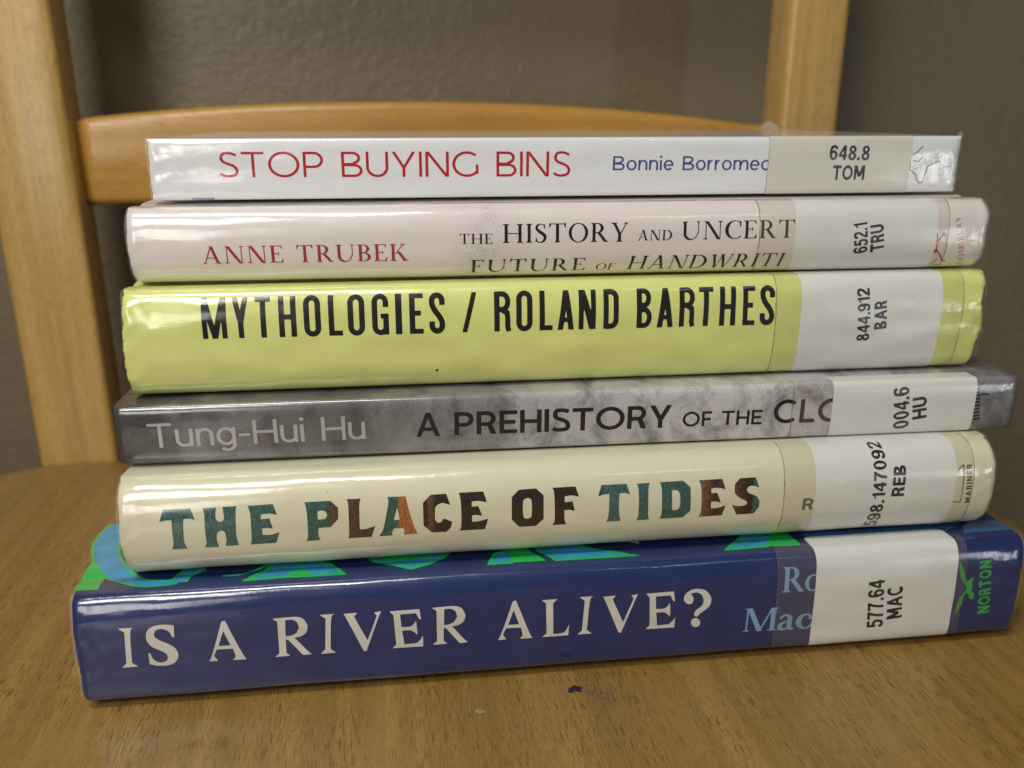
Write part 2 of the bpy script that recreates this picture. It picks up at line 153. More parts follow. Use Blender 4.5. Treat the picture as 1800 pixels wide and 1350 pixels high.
 'ART': {'green': [[[-0.36, 33.13], [-0.93, 40.31], [-0.87, 48.75], [0.79, 47.1], [4.14, 41.32], [4.82, 32.97]]], 'band': [[[0.34, 66.52], [-0.3, 63.03], [-0.51, 58.31], [0.21, 53.06], [3.12, 45.85], [7.06, 40.36], [10.66, 37.05], [14.4, 34.69], [19.75, 34.17], [21.87, 34.43]]], 'band2': [[[26.09, 41.46], [24.08, 40.11], [22.43, 37.49], [21.97, 33.97]]], 'thin': [[[31.48, 35.82], [35.68, 36.06], [38.85, 38.56], [40.98, 40.45], [42.16, 41.34]]], 'blue3': [[[37.32, 32.97], [40.82, 37.66], [42.05, 40.35], [46.38, 41.0], [52.01, 40.54], [55.84, 39.01], [59.27, 33.03], [51.81, 33.08], [45.95, 33.29]]], 'green3': [[[45.9, 33.65], [47.22, 35.81], [48.98, 38.15], [50.72, 35.82], [52.23, 33.39]], [[36.19, 33.12], [38.42, 34.44], [39.64, 33.74], [38.2, 33.04]]], 'petal': [[[65.15, 40.8], [67.99, 41.67], [84.36, 41.2], [83.29, 39.47], [79.32, 35.37], [75.07, 33.4], [69.48, 36.78], [65.64, 39.7]]], 'petalg': [[[65.13, 41.48], [85.36, 41.66], [79.45, 39.47], [70.86, 38.44], [67.06, 39.71]]], 'x1': [[[95.47, 39.01], [100.04, 40.39], [98.74, 33.19], [93.62, 33.27]]], 'x1g': [[[100.04, 40.39], [103.5, 41.11], [107.15, 33.07], [98.74, 33.19]]], 'x2': [[[105.46, 40.93], [115.92, 40.71], [128.54, 32.97], [109.66, 33.14]]], 'white': [[[127.56, 41.15], [131.81, 41.39], [132.04, 39.52]]], 'r1': [[[159.1, 40.18], [168.02, 40.68], [162.69, 33.29], [152.29, 32.89]]], 'r1g': [[[167.21, 40.1], [171.23, 40.23], [171.38, 32.63], [166.73, 32.78], [163.21, 33.23]]], 'r2': [[[174.54, 40.01], [193.91, 39.68], [211.94, 40.44], [219.78, 40.6], [211.5, 35.26], [191.55, 35.53], [176.97, 35.72]], [[218.8, 39.07], [223.96, 40.57], [229.54, 39.9], [229.77, 33.8], [222.17, 33.83], [215.55, 33.51]]]}}
SEATPX = [(14.9, 171.42), (26.12, 167.91), (-7.43, 163.34)]
SPECK = (70.55, 6.89)
# ---------------------------------------------------------------- materials
class Nodes:
    def __init__(self, name):
        self.m = bpy.data.materials.new(name); self.m.use_nodes = True
        self.t = self.m.node_tree; self.b = self.t.nodes['Principled BSDF']
    def n(self, typ, **kw):
        x = self.t.nodes.new(typ)
        for k, v in kw.items():
            if k in x.inputs: x.inputs[k].default_value = v
            else: setattr(x, k, v)
        return x
    def link(self, a, b): self.t.links.new(a, b)
    def set(self, **kw):
        for k, v in kw.items():
            self.b.inputs[k.replace('_', ' ')].default_value = v
    def coord(self, kind='UV', scale=(1, 1, 1), rot=(0, 0, 0), loc=(0, 0, 0)):
        c = self.n('ShaderNodeTexCoord'); mp = self.n('ShaderNodeMapping')
        mp.inputs['Scale'].default_value = scale; mp.inputs['Rotation'].default_value = rot; mp.inputs['Location'].default_value = loc
        self.link(c.outputs[kind], mp.inputs['Vector']); return mp.outputs['Vector']
    def noise(self, vec, scale, detail=3, rough=.55, dist=0):
        x = self.n('ShaderNodeTexNoise', Scale=scale, Detail=detail, Roughness=rough, Distortion=dist)
        self.link(vec, x.inputs['Vector']); return x.outputs['Fac']
    def ramp(self, fac, stops, interp='LINEAR'):
        x = self.n('ShaderNodeValToRGB'); cr = x.color_ramp; cr.interpolation = interp
        while len(cr.elements) < len(stops): cr.elements.new(.5)
        for e, (p, c) in zip(cr.elements, stops):
            e.position = p; e.color = (c, c, c, 1) if isinstance(c, (int, float)) else (*c, 1)
        self.link(fac, x.inputs['Fac']); return x.outputs['Color']
    def mix(self, fac, a, b, mode='MIX'):
        x = self.n('ShaderNodeMix', data_type='RGBA', blend_type=mode)
        for s, v in ((x.inputs[0], fac), (x.inputs[6], a), (x.inputs[7], b)):
            if isinstance(v, (int, float)): s.default_value = v
            elif isinstance(v, tuple): s.default_value = (*v, 1)
            else: self.link(v, s)
        return x.outputs[2]
    def math(self, op, a, b=0.0, c=0.0):
        x = self.n('ShaderNodeMath', operation=op)
        for s, v in zip(x.inputs, (a, b, c)):
            if isinstance(v, (int, float)): s.default_value = v
            else: self.link(v, s)
        return x.outputs[0]
    def bump(self, height, strength, dist, normal=None):
        x = self.n('ShaderNodeBump', Strength=strength, Distance=dist)
        self.link(height, x.inputs['Height'])
        if normal is not None: self.link(normal, x.inputs['Normal'])
        return x.outputs['Normal']

def film(N, rough=.10, wav=1.0, coat=1.0):
    """Clear library film: a gloss coat with soft ripples, rubbed scratches and dull handled patches."""
    uv = N.coord('UV')
    big = N.noise(N.coord('UV', (.55, 1.6, 1)), 1.0, 2, .5)
    fine = N.noise(N.coord('UV', (3.0, 9.0, 1)), 1.0, 3, .6)
    scr = N.noise(N.coord('UV', (60, 2.2, 1)), 1.0, 2, .5)
    h = N.math('ADD', N.math('MULTIPLY', big, .9*wav), N.math('MULTIPLY', fine, .08*wav))
    nb = N.bump(h, .35, .0009)
    nb2 = N.bump(scr, .10, .00015, nb)
    N.link(nb2, N.b.inputs['Coat Normal'])
    rg = N.ramp(N.noise(uv, 1.3, 4, .65), [(.35, rough*.6), (.7, rough*2.2)])
    N.link(rg, N.b.inputs['Coat Roughness'])
    N.set(Coat_Weight=coat, Coat_IOR=1.65, Roughness=.38, Specular_IOR_Level=.3)

def specks(N, base, dark, amount=.765, scale=11):
    f = N.noise(N.coord('UV'), scale, 2, .5)
    return N.mix(N.ramp(f, [(amount-.02, 0.0), (amount+.02, 1.0)]), base, dark)

def printed(name, col, var=.06, rough=.10, wav=1.0, dots=None):
    N = Nodes(name)
    f = N.noise(N.coord('UV', (.9, 1.1, 1)), 1.6, 5, .6)
    a = tuple(c*(1-var) for c in col); b = tuple(min(1, c*(1+var)) for c in col)
    c = N.mix(N.ramp(f, [(.3, 0.0), (.7, 1.0)]), a, b)
    gr = N.noise(N.coord('UV'), 38, 2, .6)                      # paper tooth under the film
    c = N.mix(N.ramp(gr, [(.40, .16), (.60, 0.0)]), c, tuple(k*.72 for k in col))
    if dots: c = specks(N, c, dots)
    N.link(c, N.b.inputs['Base Color']); film(N, rough, wav); return N.m

def cover_river():
    return printed('navy_cover', (.012, .026, .118), .12, .09, .8)
def cover_tides():
    return printed('cream_cover', (.66, .63, .46), .03, .09, .7, (.25, .2, .12))
def cover_myth():
    return printed('lime_cover', (.655, .69, .225), .05, .12, 1.1, (.25, .22, .06))
def cover_bins():
    return printed('white_cover', (.70, .715, .72), .02, .07, 1.9)
def cover_hand():
    N = Nodes('blush_cover')
    base = N.ramp(N.noise(N.coord('UV', (.3, .8, 1)), 1.0, 4, .6), [(.3, (.67, .635, .60)), (.7, (.69, .60, .595))])
    # a mottled mauve ink cloud printed near the middle of the spine
    sx = N.n('ShaderNodeSeparateXYZ'); N.link(N.coord('UV'), sx.inputs[0])
    blob = N.math('SUBTRACT', 1.0, N.math('ABSOLUTE', N.math('DIVIDE', N.math('SUBTRACT', sx.outputs[0], 8.2), 1.1)))
    grain = N.noise(N.coord('UV'), 26, 3, .7)
    soft = N.noise(N.coord('UV'), 1.6, 4, .6)
    k = N.math('MULTIPLY', N.math('MAXIMUM', blob, 0.0), N.math('MULTIPLY', N.ramp(grain, [(.42, 0.0), (.62, 1.0)]), N.ramp(soft, [(.35, 0.0), (.65, 1.0)])))
    c = N.mix(N.math('MULTIPLY', k, .75), base, (.26, .20, .22))
    c = specks(N, c, (.35, .28, .28), .80, 14)
    N.link(c, N.b.inputs['Base Color']); film(N, .09, .8); return N.m
def cover_cloud():
    N = Nodes('concrete_cover')
    sx = N.n('ShaderNodeSeparateXYZ'); N.link(N.coord('UV'), sx.inputs[0])
    soft = N.noise(N.coord('UV', (.9, .5, 1)), 1.0, 4, .6)
    x = N.math('ADD', N.math('DIVIDE', sx.outputs[0], 24.0), N.math('MULTIPLY', N.math('SUBTRACT', soft, .5), .16))
    base = N.ramp(x, [(0, .05), (.045, .06), (.085, .17), (.17, .13), (.24, .12), (.29, .24), (.34, .21), (.42, .44), (.60, .56), (.84, .50), (.90, .13), (1, .11)])
    st = N.noise(N.coord('UV', (.9, .75, 1), (0, 0, .5)), 1.2, 8, .70, .5)
    c = N.mix(N.ramp(st, [(.45, 0.0), (.66, .72)]), base, (.045, .038, .038))
    tone = N.mix(1.0, c, (1.0, .965, .985), 'MULTIPLY')
    gr = N.noise(N.coord('UV'), 34, 2, .6)
    tone = N.mix(N.ramp(gr, [(.52, 0.0), (.70, .6)]), tone, (.06, .05, .05))
    N.link(tone, N.b.inputs['Base Color']); film(N, .10, .8); return N.m

def ink(name, col, rough=.10):
    m = printed(name, col, .05, rough, .8)
    m.node_tree.nodes['Principled BSDF'].inputs['Specular IOR Level'].default_value = .12
    return m

def tides_ink(ext):
    """Letters cut out of a picture: sea green and weathered brown timber, changing along the spine."""
    N = Nodes('picture_ink')
    sx = N.n('ShaderNodeSeparateXYZ'); N.link(N.coord('UV'), sx.inputs[0])
    w = N.noise(N.coord('UV', (2, .6, 1)), 1.5, 3, .6)
    x = N.math('DIVIDE', N.math('ADD', sx.outputs[0], N.math('MULTIPLY', N.math('SUBTRACT', w, .5), .10)), 16.0)
    G = (.035, .105, .085); G2 = (.06, .13, .12); D = (.028, .02, .017); Bn = (.10, .05, .035); O = (.36, .13, .035)
    def f(i, t): return (ext[i][0]+(ext[i][1]-ext[i][0])*t)/160.0      # place t across letter i
    e = .0012
    st = [(0, G2), (f(3, .68), G), (f(3, .68)+e, Bn), (f(4, 1), (.07, .04, .03)), (f(4, 1)+e, G), (f(5, .50), G), (f(5, .50)+e, O), (f(5, 1), O),
          (f(5, 1)+e, D), (f(6, .15), D), (f(6, .22), (.17, .08, .05)), (f(6, .42), D), (f(9, 1), D), (f(10, .0), (.02, .04, .045)), (f(10, .22), G2), (f(12, 1), G),
          (f(13, .1), G), (f(13, .1)+e, (.20, .085, .04)), (f(13, .6), D), (f(13, 1), Bn), (f(14, 0), (.12, .06, .035)), (f(14, .5), D), (f(14, .75), D), (f(14, .8), G), (1, G)]
    base = N.ramp(x, st)
    g = N.noise(N.coord('UV', (12, 4, 1)), 2.4, 5, .75, .6)
    c = N.mix(N.ramp(g, [(.40, 0.0), (.60, .9)]), N.mix(1.0, base, (1.35, 1.35, 1.4), 'MULTIPLY'), N.mix(1.0, base, (.35, .32, .34), 'MULTIPLY'))
    N.link(c, N.b.inputs['Base Color']); film(N, .09, .7); return N.m

def paper_label(name, col, rough=.16):
    N = Nodes(name)
    f = N.noise(N.coord('UV'), .9, 5, .65)
    c = N.ramp(f, [(.3, tuple(k*.95 for k in col)), (.7, col)])
    c = N.mix(N.ramp(N.noise(N.coord('UV'), 11, 2, .5), [(.76, 0.0), (.80, .25)]), c, (.3, .27, .22))
    gr = N.noise(N.coord('UV'), 38, 2, .6)
    c = N.mix(N.ramp(gr, [(.40, .14), (.60, 0.0)]), c, tuple(k*.75 for k in col))
    N.link(c, N.b.inputs['Base Color']); film(N, rough, .35, .7); return N.m

def tape_mat():
    N = Nodes('clear_tape')
    N.set(Base_Color=(.42, .36, .24, 1), Roughness=.12)
    N.b.inputs['Alpha'].default_value = .11
    f = N.noise(N.coord('UV', (2, 6, 1)), 1.0, 3)
    N.link(N.bump(f, .3, .0003), N.b.inputs['Normal']); return N.m

def film_mat(name, alpha):
    N = Nodes(name)
    N.set(Base_Color=(.80, .80, .77, 1), Roughness=.16, Alpha=alpha)
    f = N.noise(N.coord('UV', (4, 3, 1)), 1.0, 3)
    N.link(N.bump(f, .5, .0006), N.b.inputs['Normal']); return N.m

def wood(name, axis, light, dark, pores, scale=1.0, rough=.34, coat=.35):
    """axis: which object axis the grain runs along."""
    N = Nodes(name)
    def sc(across, along):
        s = [across*scale]*3; s[axis] = along*scale; return tuple(s)
    broad = N.noise(N.coord('Object', sc(55, 4)), 1.0, 4, .55, .6)
    ring = N.noise(N.coord('Object', sc(260, 10)), 1.0, 5, .6, .3)
    c = N.ramp(broad, [(.30, dark), (.70, light)])
    c = N.mix(N.ramp(ring, [(.40, 0.0), (.72, .58)]), c, tuple(k*.62 for k in dark))
    po = N.noise(N.coord('Object', sc(3300, 200)), 1.0, 2, .5)
    gate = N.noise(N.coord('Object', sc(90, 26)), 1.0, 2, .5)
    pm = N.math('MULTIPLY', N.ramp(po, [(.56, 0.0), (.62, 1.0)]), N.ramp(gate, [(.34, .2), (.60, 1.0)]))
    pm = N.math('MULTIPLY', pm, pores)
    mott = N.noise(N.coord('Object', sc(1300, 700)), 1.0, 3, .6)
    c = N.mix(N.ramp(mott, [(.35, .30), (.65, 0.0)]), c, tuple(k*.6 for k in dark))
    c = N.mix(pm, c, (dark[0]*.48, dark[1]*.44, dark[2]*.36))
    N.link(c, N.b.inputs['Base Color'])
    rg = N.ramp(N.noise(N.coord('Object'), 40*scale, 4, .6), [(.3, rough*.75), (.7, rough*1.35)])
    N.link(rg, N.b.inputs['Roughness'])
    N.link(N.bump(N.math('SUBTRACT', N.math('MULTIPLY', ring, .25), pm), .35, .0003), N.b.inputs['Normal'])
    N.set(Specular_IOR_Level=.4, Coat_Weight=coat, Coat_Roughness=.22)
    return N.m

def wall_paint():
    N = Nodes('taupe_wall_paint')
    a = N.noise(N.coord('Object'), 210, 4, .55, .4)
    b = N.noise(N.coord('Object'), 420, 3, .6)
    d = N.noise(N.coord('Object'), 9, 4, .55)
    c = N.ramp(d, [(.3, (.165, .127, .072)), (.7, (.205, .160, .098))])
    N.link(c, N.b.inputs['Base Color'])
    h = N.math('ADD', N.ramp(a, [(.35, 0.0), (.65, 1.0)]), N.math('MULTIPLY', b, .35))
    N.link(N.bump(h, .34, .0006), N.b.inputs['Normal'])
    N.set(Roughness=.42, Specular_IOR_Level=.5); return N.m

def plain(name, col, rough=.5):
    N = Nodes(name)
    f = N.noise(N.coord('Object'), 300, 3)
    N.link(N.ramp(f, [(.3, tuple(k*.88 for k in col)), (.7, col)]), N.b.inputs['Base Color'])
    N.set(Roughness=rough); return N.m

def pages():
    N = Nodes('page_edges')
    f = N.noise(N.coord('Object', (3, 60, 5200)), 1.0, 3, .6)
    N.link(N.ramp(f, [(.3, (.50, .46, .37)), (.7, (.72, .68, .57))]), N.b.inputs['Base Color'])
    N.set(Roughness=.85, Specular_IOR_Level=.2); return N.m
# ---------------------------------------------------------------- lettering: outlines in cap-height units
def arc(cx, cy, rx, ry, a0, a1, n=24):
    return [(cx+rx*math.cos(R(a0+(a1-a0)*i/n)), cy+ry*math.sin(R(a0+(a1-a0)*i/n))) for i in range(n+1)]
def cr(p, n=8):
    out = []
    q = [(2*p[0][0]-p[1][0], 2*p[0][1]-p[1][1])]+list(p)+[(2*p[-1][0]-p[-2][0], 2*p[-1][1]-p[-2][1])]
    for i in range(1, len(q)-2):
        for j in range(n):
            t = j/n; r = []
            for k in (0, 1):
                a, b, c, d = q[i-1][k], q[i][k], q[i+1][k], q[i+2][k]
                r.append(.5*(2*b+(c-a)*t+(2*a-5*b+4*c-d)*t*t+(3*b-a-3*c+d)*t**3))
            out.append(tuple(r))
    return out+[p[-1]]
def st(path, w):
    """A stroke as one polygon: mitred, butt ended; w is one width or one per point."""
    P = np.array(path, float)
    keep = [0]+[i for i in range(1, len(P)) if np.hypot(*(P[i]-P[i-1])) > 1e-5]
    if isinstance(w, (int, float)): W = np.full(len(P), float(w))
    else: W = np.interp(np.linspace(0, 1, len(P)), np.linspace(0, 1, len(w)), w)
    P = P[keep]; W = W[keep]/2
    D = np.diff(P, axis=0); D /= np.hypot(D[:, 0], D[:, 1])[:, None]
    A = np.vstack([D[:1], D]); B = np.vstack([D, D[-1:]])
    nA = np.stack([-A[:, 1], A[:, 0]], 1); nB = np.stack([-B[:, 1], B[:, 0]], 1)
    M = nA+nB; l2 = (M*M).sum(1); l2[l2 < .25] = .25
    M = M*2/l2[:, None]
    return [tuple(x) for x in (P+M*W[:, None])]+[tuple(x) for x in (P-M*W[:, None])[::-1]]
def box(x0, y0, x1, y1): return [(x0, y0), (x1, y0), (x1, y1), (x0, y1)]
def par(xb, xt, w, yb=0, yt=1): return [(xb, yb), (xb+w, yb), (xt+w, yt), (xt, yt)]
def P_(*polys): return [('+', p) for p in polys]

def sans(ch, w):
    h = w/2
    if ch == ' ': return .36, []
    if ch == 'A':
        W = .90; k = w*1.07
        return W, P_(par(0, W/2-k/2, k), par(W-k, W/2-k/2, k), box(W*.2, .24, W*.8, .24+w*.9))
    if ch == 'B':
        W = .70
        return W, P_(box(0, 0, w, 1), st([(h, 1-h), (.36, 1-h)]+arc(.38, .755, .235-h+.02, .245-h, 90, -90), w), st([(h, h), (.40, h)]+arc(.42, .26, .28-h, .26-h, -90, 90)+[(h, .52-h)], w), box(h, .51-h, .40, .51+h))
    if ch == 'C':
        return .88, P_(st(arc(.50, .5, .50-h, .51-h, 48, 312, 40), w))
    if ch == 'E': return .62, P_(box(0, 0, w, 1), box(0, 0, .62, w), box(0, 1-w, .62, 1), box(0, .5-h, .56, .5+h))
    if ch == 'F': return .60, P_(box(0, 0, w, 1), box(0, 1-w, .60, 1), box(0, .47-h, .54, .47+h))
    if ch == 'G':
        return .92, P_(st(arc(.50, .5, .50-h, .51-h, 48, 318, 40)+[(.90-h, .18), (.90-h, .48)], w))
    if ch == 'H': return .76, P_(box(0, 0, w, 1), box(.76-w, 0, .76, 1), box(0, .5-h, .76, .5+h))
    if ch == 'I': return w, P_(box(0, 0, w, 1))
    if ch == 'L': return .58, P_(box(0, 0, w, 1), box(0, 0, .58, w))
    if ch == 'M':
        W = .92
        return W, P_(box(0, 0, w, 1), box(W-w, 0, W, 1), par(W/2-w*.6, 0, w*1.2, .22, 1), par(W/2-w*.6, W-w*1.2, w*1.2, .22, 1))
    if ch == 'N': return .80, P_(box(0, 0, w, 1), box(.80-w, 0, .80, 1), par(.80-w*1.25, 0, w*1.25))
    if ch == 'O': return 1.03, P_(arc(.515, .5, .515, .512, 0, 360, 56))+[('-', arc(.515, .5, .515-w, .512-w, 0, 360, 56))]
    if ch == 'P': return .67, P_(box(0, 0, w, 1), st([(h, 1-h), (.34, 1-h)]+arc(.36, .68, .31-h, .32-h, 90, -90)+[(h, .36+h)], w))
    if ch == 'R': return .70, P_(box(0, 0, w, 1), st([(h, 1-h), (.34, 1-h)]+arc(.36, .68, .31-h, .32-h, 90, -90)+[(h, .36+h)], w), par(.70-w*1.2, .36, w*1.2, 0, .40))
    if ch == 'S':
        p = cr([(.585, .86), (.47, .94-h*.3), (.33, 1.01-h), (.17, .955-h*.6), (.08+h*.4, .77), (.15, .62), (.33, .52), (.50, .43), (.60-h*.3, .27), (.53, .085+h*.4), (.34, -.01+h), (.17, .03+h*.6), (.04, .14)])
        return .63, P_(st(p, w))
    if ch == 'T': return .74, P_(box(0, 1-w, .74, 1), box(.37-h, 0, .37+h, 1))
    if ch == 'U': return .75, P_(st([(h, 1), (h, .38)]+arc(.375, .38, .375-h, .39-h, 180, 360)+[(.75-h, 1)], w))
    if ch == 'Y': return .80, P_(box(.40-h, 0, .40+h, .42), par(.40-w*.56, 0, w*1.15, .36, 1), par(.40-w*.56, .80-w*1.15, w*1.15, .36, 1))
    x = .735
    if ch == 'o': return .60, P_(arc(.30, x/2, .30, x/2+.01, 0, 360, 44))+[('-', arc(.30, x/2, .30-w, x/2+.01-w, 0, 360, 44))]
    if ch == 'n': return .54, P_(box(0, 0, w, x), st([(h, .36)]+arc(.28, x-.27, .26-h, .28-h, 180, 0)+[(.54-h, 0)], w))
    if ch == 'u': return .54, P_(box(.54-w, 0, .54, x), st([(h, x)]+arc(.27, .27, .27-h, .28-h, 180, 360)+[(.54-h, .36)], w))
    if ch == 'i': return w*1.1, P_(box(0, 0, w, x), arc(h, x+.22, w*.66, w*.66, 0, 360, 20))
    if ch == 'e': return .58, P_(st(arc(.295, x/2, .295-h, x/2+.01-h, 0, 318, 40), w), box(h, x/2-h*.9, .575, x/2+h*.9))
    if ch == 'r': return .34, P_(box(0, 0, w, x), st([(h, .36)]+arc(.29, x-.28, .26-h, .29-h, 180, 88), w))
    if ch == 'm': return .90, P_(box(0, 0, w, x), st([(h, .36)]+arc(.25, x-.25, .235-h, .26-h, 180, 0)+[(.485-h, 0)], w), st([(.485-h, .36)]+arc(.675, x-.25, .24-h, .26-h, 180, 0)+[(.915-h, 0)], w))
    if ch == 'g': return .60, P_(arc(.30, x/2, .30, x/2+.01, 0, 360, 44))+[('-', arc(.30, x/2, .30-w, x/2+.01-w, 0, 360, 44))]+P_(st([(.60-h, x), (.60-h, .02)]+arc(.32, .02, .28-h, .29-h, 0, -140), w))
    if ch == '-': return .36, P_(box(0, .34, .36, .34+w))
    raise KeyError(ch)

def label(ch, w):
    """Printed call numbers: bold, a little condensed."""
    h = w/2
    if ch == '.': return w*1.1, P_(box(0, 0, w*1.05, w*1.05))
    if ch == '1': return .40, P_(box(.40-w, 0, .40, 1), [(0, .66), (.40-h, .80), (.40-h, .94), (.40, 1), (.28, 1), (.20, .86), (0, .80)])
    D = .60
    if ch == '0': return D, P_(arc(D/2, .5, D/2, .51, 0, 360, 44))+[('-', arc(D/2, .5, D/2-w, .51-w*.85, 0, 360, 44))]
    if ch == '2': return D, P_(st(cr([(h*.9, .70), (.10+h*.3, .86), (.30, 1-h*.85), (.50, .88), (.53, .70), (.42, .50), (.22, .30), (.06+h*.5, .08)]), w), box(0, 0, D, w*.95))
    if ch == '4': return .62, P_(box(.36, 0, .36+w, 1), box(0, .22, .62, .22+w*.9), [(0, .22), (0, .39), (.34, 1), (.36+w, 1), (.36+w*.4, .78), (.15, .39)])
    if ch == '5': return D, P_(box(.09, 1-w*.95, .56, 1), par(.03, .09, w*.95, .46, 1), st(cr([(.07, .52), (.20, .60), (.34, .62-h*.4), (.50, .50), (.52, .32), (.45, .14), (.28, h*.8), (.12, .12), (.05, .26)]), w))
    if ch == '6': return D, P_(st(cr([(.54, .76), (.45, .90), (.30, 1-h*.8), (.14, .84), (.085, .55), (.09, .32)]), w), arc(.305, .325, .295, .335, 0, 360, 40))+[('-', arc(.305, .325, .295-w, .335-w*.9, 0, 360, 40))]
    if ch == '9': return D, [(s, [(D-x, 1-y) for x, y in p]) for s, p in label('6', w)[1]]
    if ch == '7': return D, P_(box(0, 1-w*.95, D, 1), st(cr([(.52, .92), (.38, .68), (.27, .38), (.22, 0)]), w))
    if ch == '8': return D, P_(arc(.30, .74, .265, .27, 0, 360, 40), arc(.30, .275, .30, .285, 0, 360, 40))+[('-', arc(.30, .745, .265-w, .27-w*.85, 0, 360, 40)), ('-', arc(.30, .28, .30-w, .285-w*.85, 0, 360, 40))]
    W, ops = sans(ch, w*1.12)
    k = {'O': .76, 'C': .80, 'M': .88, 'T': .86, 'I': 1}.get(ch, .88)
    return W*k, [(s, [(x*k, y) for x, y in p]) for s, p in ops]

def serif(ch, b):
    S = .118*b; t = .042*b**.5; e = .075; k = .034
    def foot(x, w=None, y=0, up=1, l=e, r=e):
        w = S if w is None else w
        return [(x-l, y), (x+w+r, y), (x+w+r, y+up*k), (x+w+r*.3, y+up*(k+.015)), (x+w, y+up*.085), (x, y+up*.085), (x-l*.3, y+up*(k+.015)), (x-l, y+up*k)]
    def stem(x, w=None, l=e, r=e):
        w = S if w is None else w
        return [box(x, 0, x+w, 1), foot(x, w, 0, 1, l, r), foot(x, w, 1, -1, l, r)]
    if ch == ' ': return .34, []
    if ch == 'A':
        return .86, P_(par(.08, .40, t*1.3, 0, 1.02), par(.64, .355, S*1.05, 0, 1.02), box(.20, .31, .62, .31+t), foot(.09, t, 0, 1, .09, .07), foot(.64, S, 0, 1, .08, .10))
    if ch == 'B':
        return .64, P_(*stem(e, r=0), arc(.30, .745, .27, .255, 90, -90), arc(.32, .26, .31, .26, 90, -90))+[('-', arc(.28, .745, .27-S*.85, .255-t, 90, -90)+[(e+S, .745-.255+t), (e+S, 1-t)]), ('-', arc(.30, .26, .31-S*.9, .26-t, 90, -90)+[(e+S, t), (e+S, .52-t)])]+P_(box(e+S*.5, 1-t, .30, 1), box(e+S*.5, 0, .32, t), box(e+S*.5, .50, .31, .50+t))
    if ch in 'CG':
        return .76, P_(arc(.46, .5, .46, .52, 0, 360, 50))+[('-', arc(.49, .5, .46-S, .52-t, 0, 360, 50)), ('-', [(.46, .5), (1.2, .86), (1.2, .17)]), ('-', box(.75, -.2, 1.2, 1.2))]+P_([(.70, .66), (.735, .66), (.745, 1.0), (.71, .99), (.66, .90)])
    if ch == 'D':
        return .84, P_(*stem(e, r=0), arc(.34, .5, .50, .5, 90, -90, 40))+[('-', arc(.32, .5, .50-S, .5-t, 90, -90, 40)+[(e+S, t), (e+S, 1-t)])]+P_(box(e+S*.5, 1-t, .35, 1), box(e+S*.5, 0, .35, t))
    if ch in 'EF':
        o = P_(*stem(e, r=0 if ch == 'E' else e), box(e, 1-t, .56, 1), [(.56-.03, 1), (.57, 1), (.585, .79), (.56, .79), (.50, 1-t)], box(e, .50, .42, .50+t), [(.40, .62), (.425, .62), (.425, .42), (.40, .42), (.37, .50), (.37, .55)])
        if ch == 'E': o += P_(box(e, 0, .56, t), [(.52, 0), (.585, 0), (.62, .24), (.595, .24), (.50, t)])
        return (.62 if ch == 'E' else .59), o
    if ch == 'H': return .90, P_(*stem(e), *stem(.90-e-S), box(e, .5-t/2, .85, .5+t/2))
    if ch == 'I': return S+2*e, P_(*stem(e))
    if ch == 'K': return .80, P_(*stem(e), par(.22, .60, t*1.2, .42, 1), par(.63, .30, S*1.2, 0, .56), foot(.58, t*1.3, 1, -1, .09, .07), foot(.63, S*1.15, 0, 1, .05, .07))
    if ch == 'L': return .64, P_(*stem(e), box(e, 0, .58, t), [(.52, 0), (.61, 0), (.64, .26), (.615, .26), (.52, t)])
    if ch == 'M': return 1.06, P_(box(.10, 0, .10+t, 1), foot(.10, t, 0, 1, .09, .08), box(.86, 0, .86+S, 1), foot(.86, S, 0, 1), foot(.86, S, 1, -1, 0, e), par(.46, .10, S*1.05, 0, 1), par(.46+S*.3, .86, t*1.2, 0, 1), box(.02, 1-k, .20, 1))
    if ch == 'N': return .90, P_(box(.11, 0, .11+t, 1), foot(.11, t, 0, 1, .10, .08), box(.77, 0, .77+t, 1), foot(.77, t, 1, -1, .08, .10), par(.77+t-S*1.15, .10, S*1.15, -.02, 1), box(.01, 1-k, .2, 1))
    if ch == 'O': return .88, P_(arc(.44, .5, .44, .52, 0, 360, 50))+[('-', arc(.44, .5, .44-S, .52-t, 0, 360, 50))]
    if ch == 'R':
        return .78, P_(*stem(e), arc(.30, .735, .28, .265, 90, -90))+[('-', arc(.28, .735, .28-S*.9, .265-t, 90, -90)+[(e+S, .47+t), (e+S, 1-t)])]+P_(box(e+S*.5, 1-t, .30, 1), box(e+S*.5, .47, .31, .47+t), par(.60, .27, S*1.15, 0, .50), [(.58, 0), (.80, 0), (.80, k), (.72, .05), (.60, .09)])
    if ch == 'S':
        p = cr([(.43, .76), (.40, .90), (.25, .98), (.10, .90), (.075, .74), (.18, .60), (.32, .48), (.43, .36), (.44, .20), (.36, .06), (.22, .015), (.09, .07), (.045, .25)])
        return .50, P_(st(p, [t, t*1.2, t*1.1, S*.75, S*.85, S*1.1, S*1.15, S*1.1, S*.85, S*.7, t, t*1.2, t]), [(.41, .74), (.445, .74), (.455, .99), (.425, .99)], [(.03, .30), (.06, .30), (.05, .02), (.02, .01)])
    if ch == 'T': return .76, P_(box(.38-S/2, 0, .38+S/2, 1), foot(.38-S/2), box(.02, 1-t, .74, 1), [(.0, .78), (.03, .78), (.10, 1-t), (.08, 1.02), (.01, 1.02)], [(.76, .78), (.73, .78), (.66, 1-t), (.68, 1.02), (.75, 1.02)])
    if ch == 'U': return .86, P_(st([(e+S/2, 1), (e+S/2, .34)]+arc(.43, .34, .43-e-S/2, .34, 180, 360)+[(.86-e-t/2, .34), (.86-e-t/2, 1)], [S, S, S, S*.9, t*1.4, t, t, t, t]), foot(e, S, 1, -1), foot(.86-e-t, t, 1, -1))
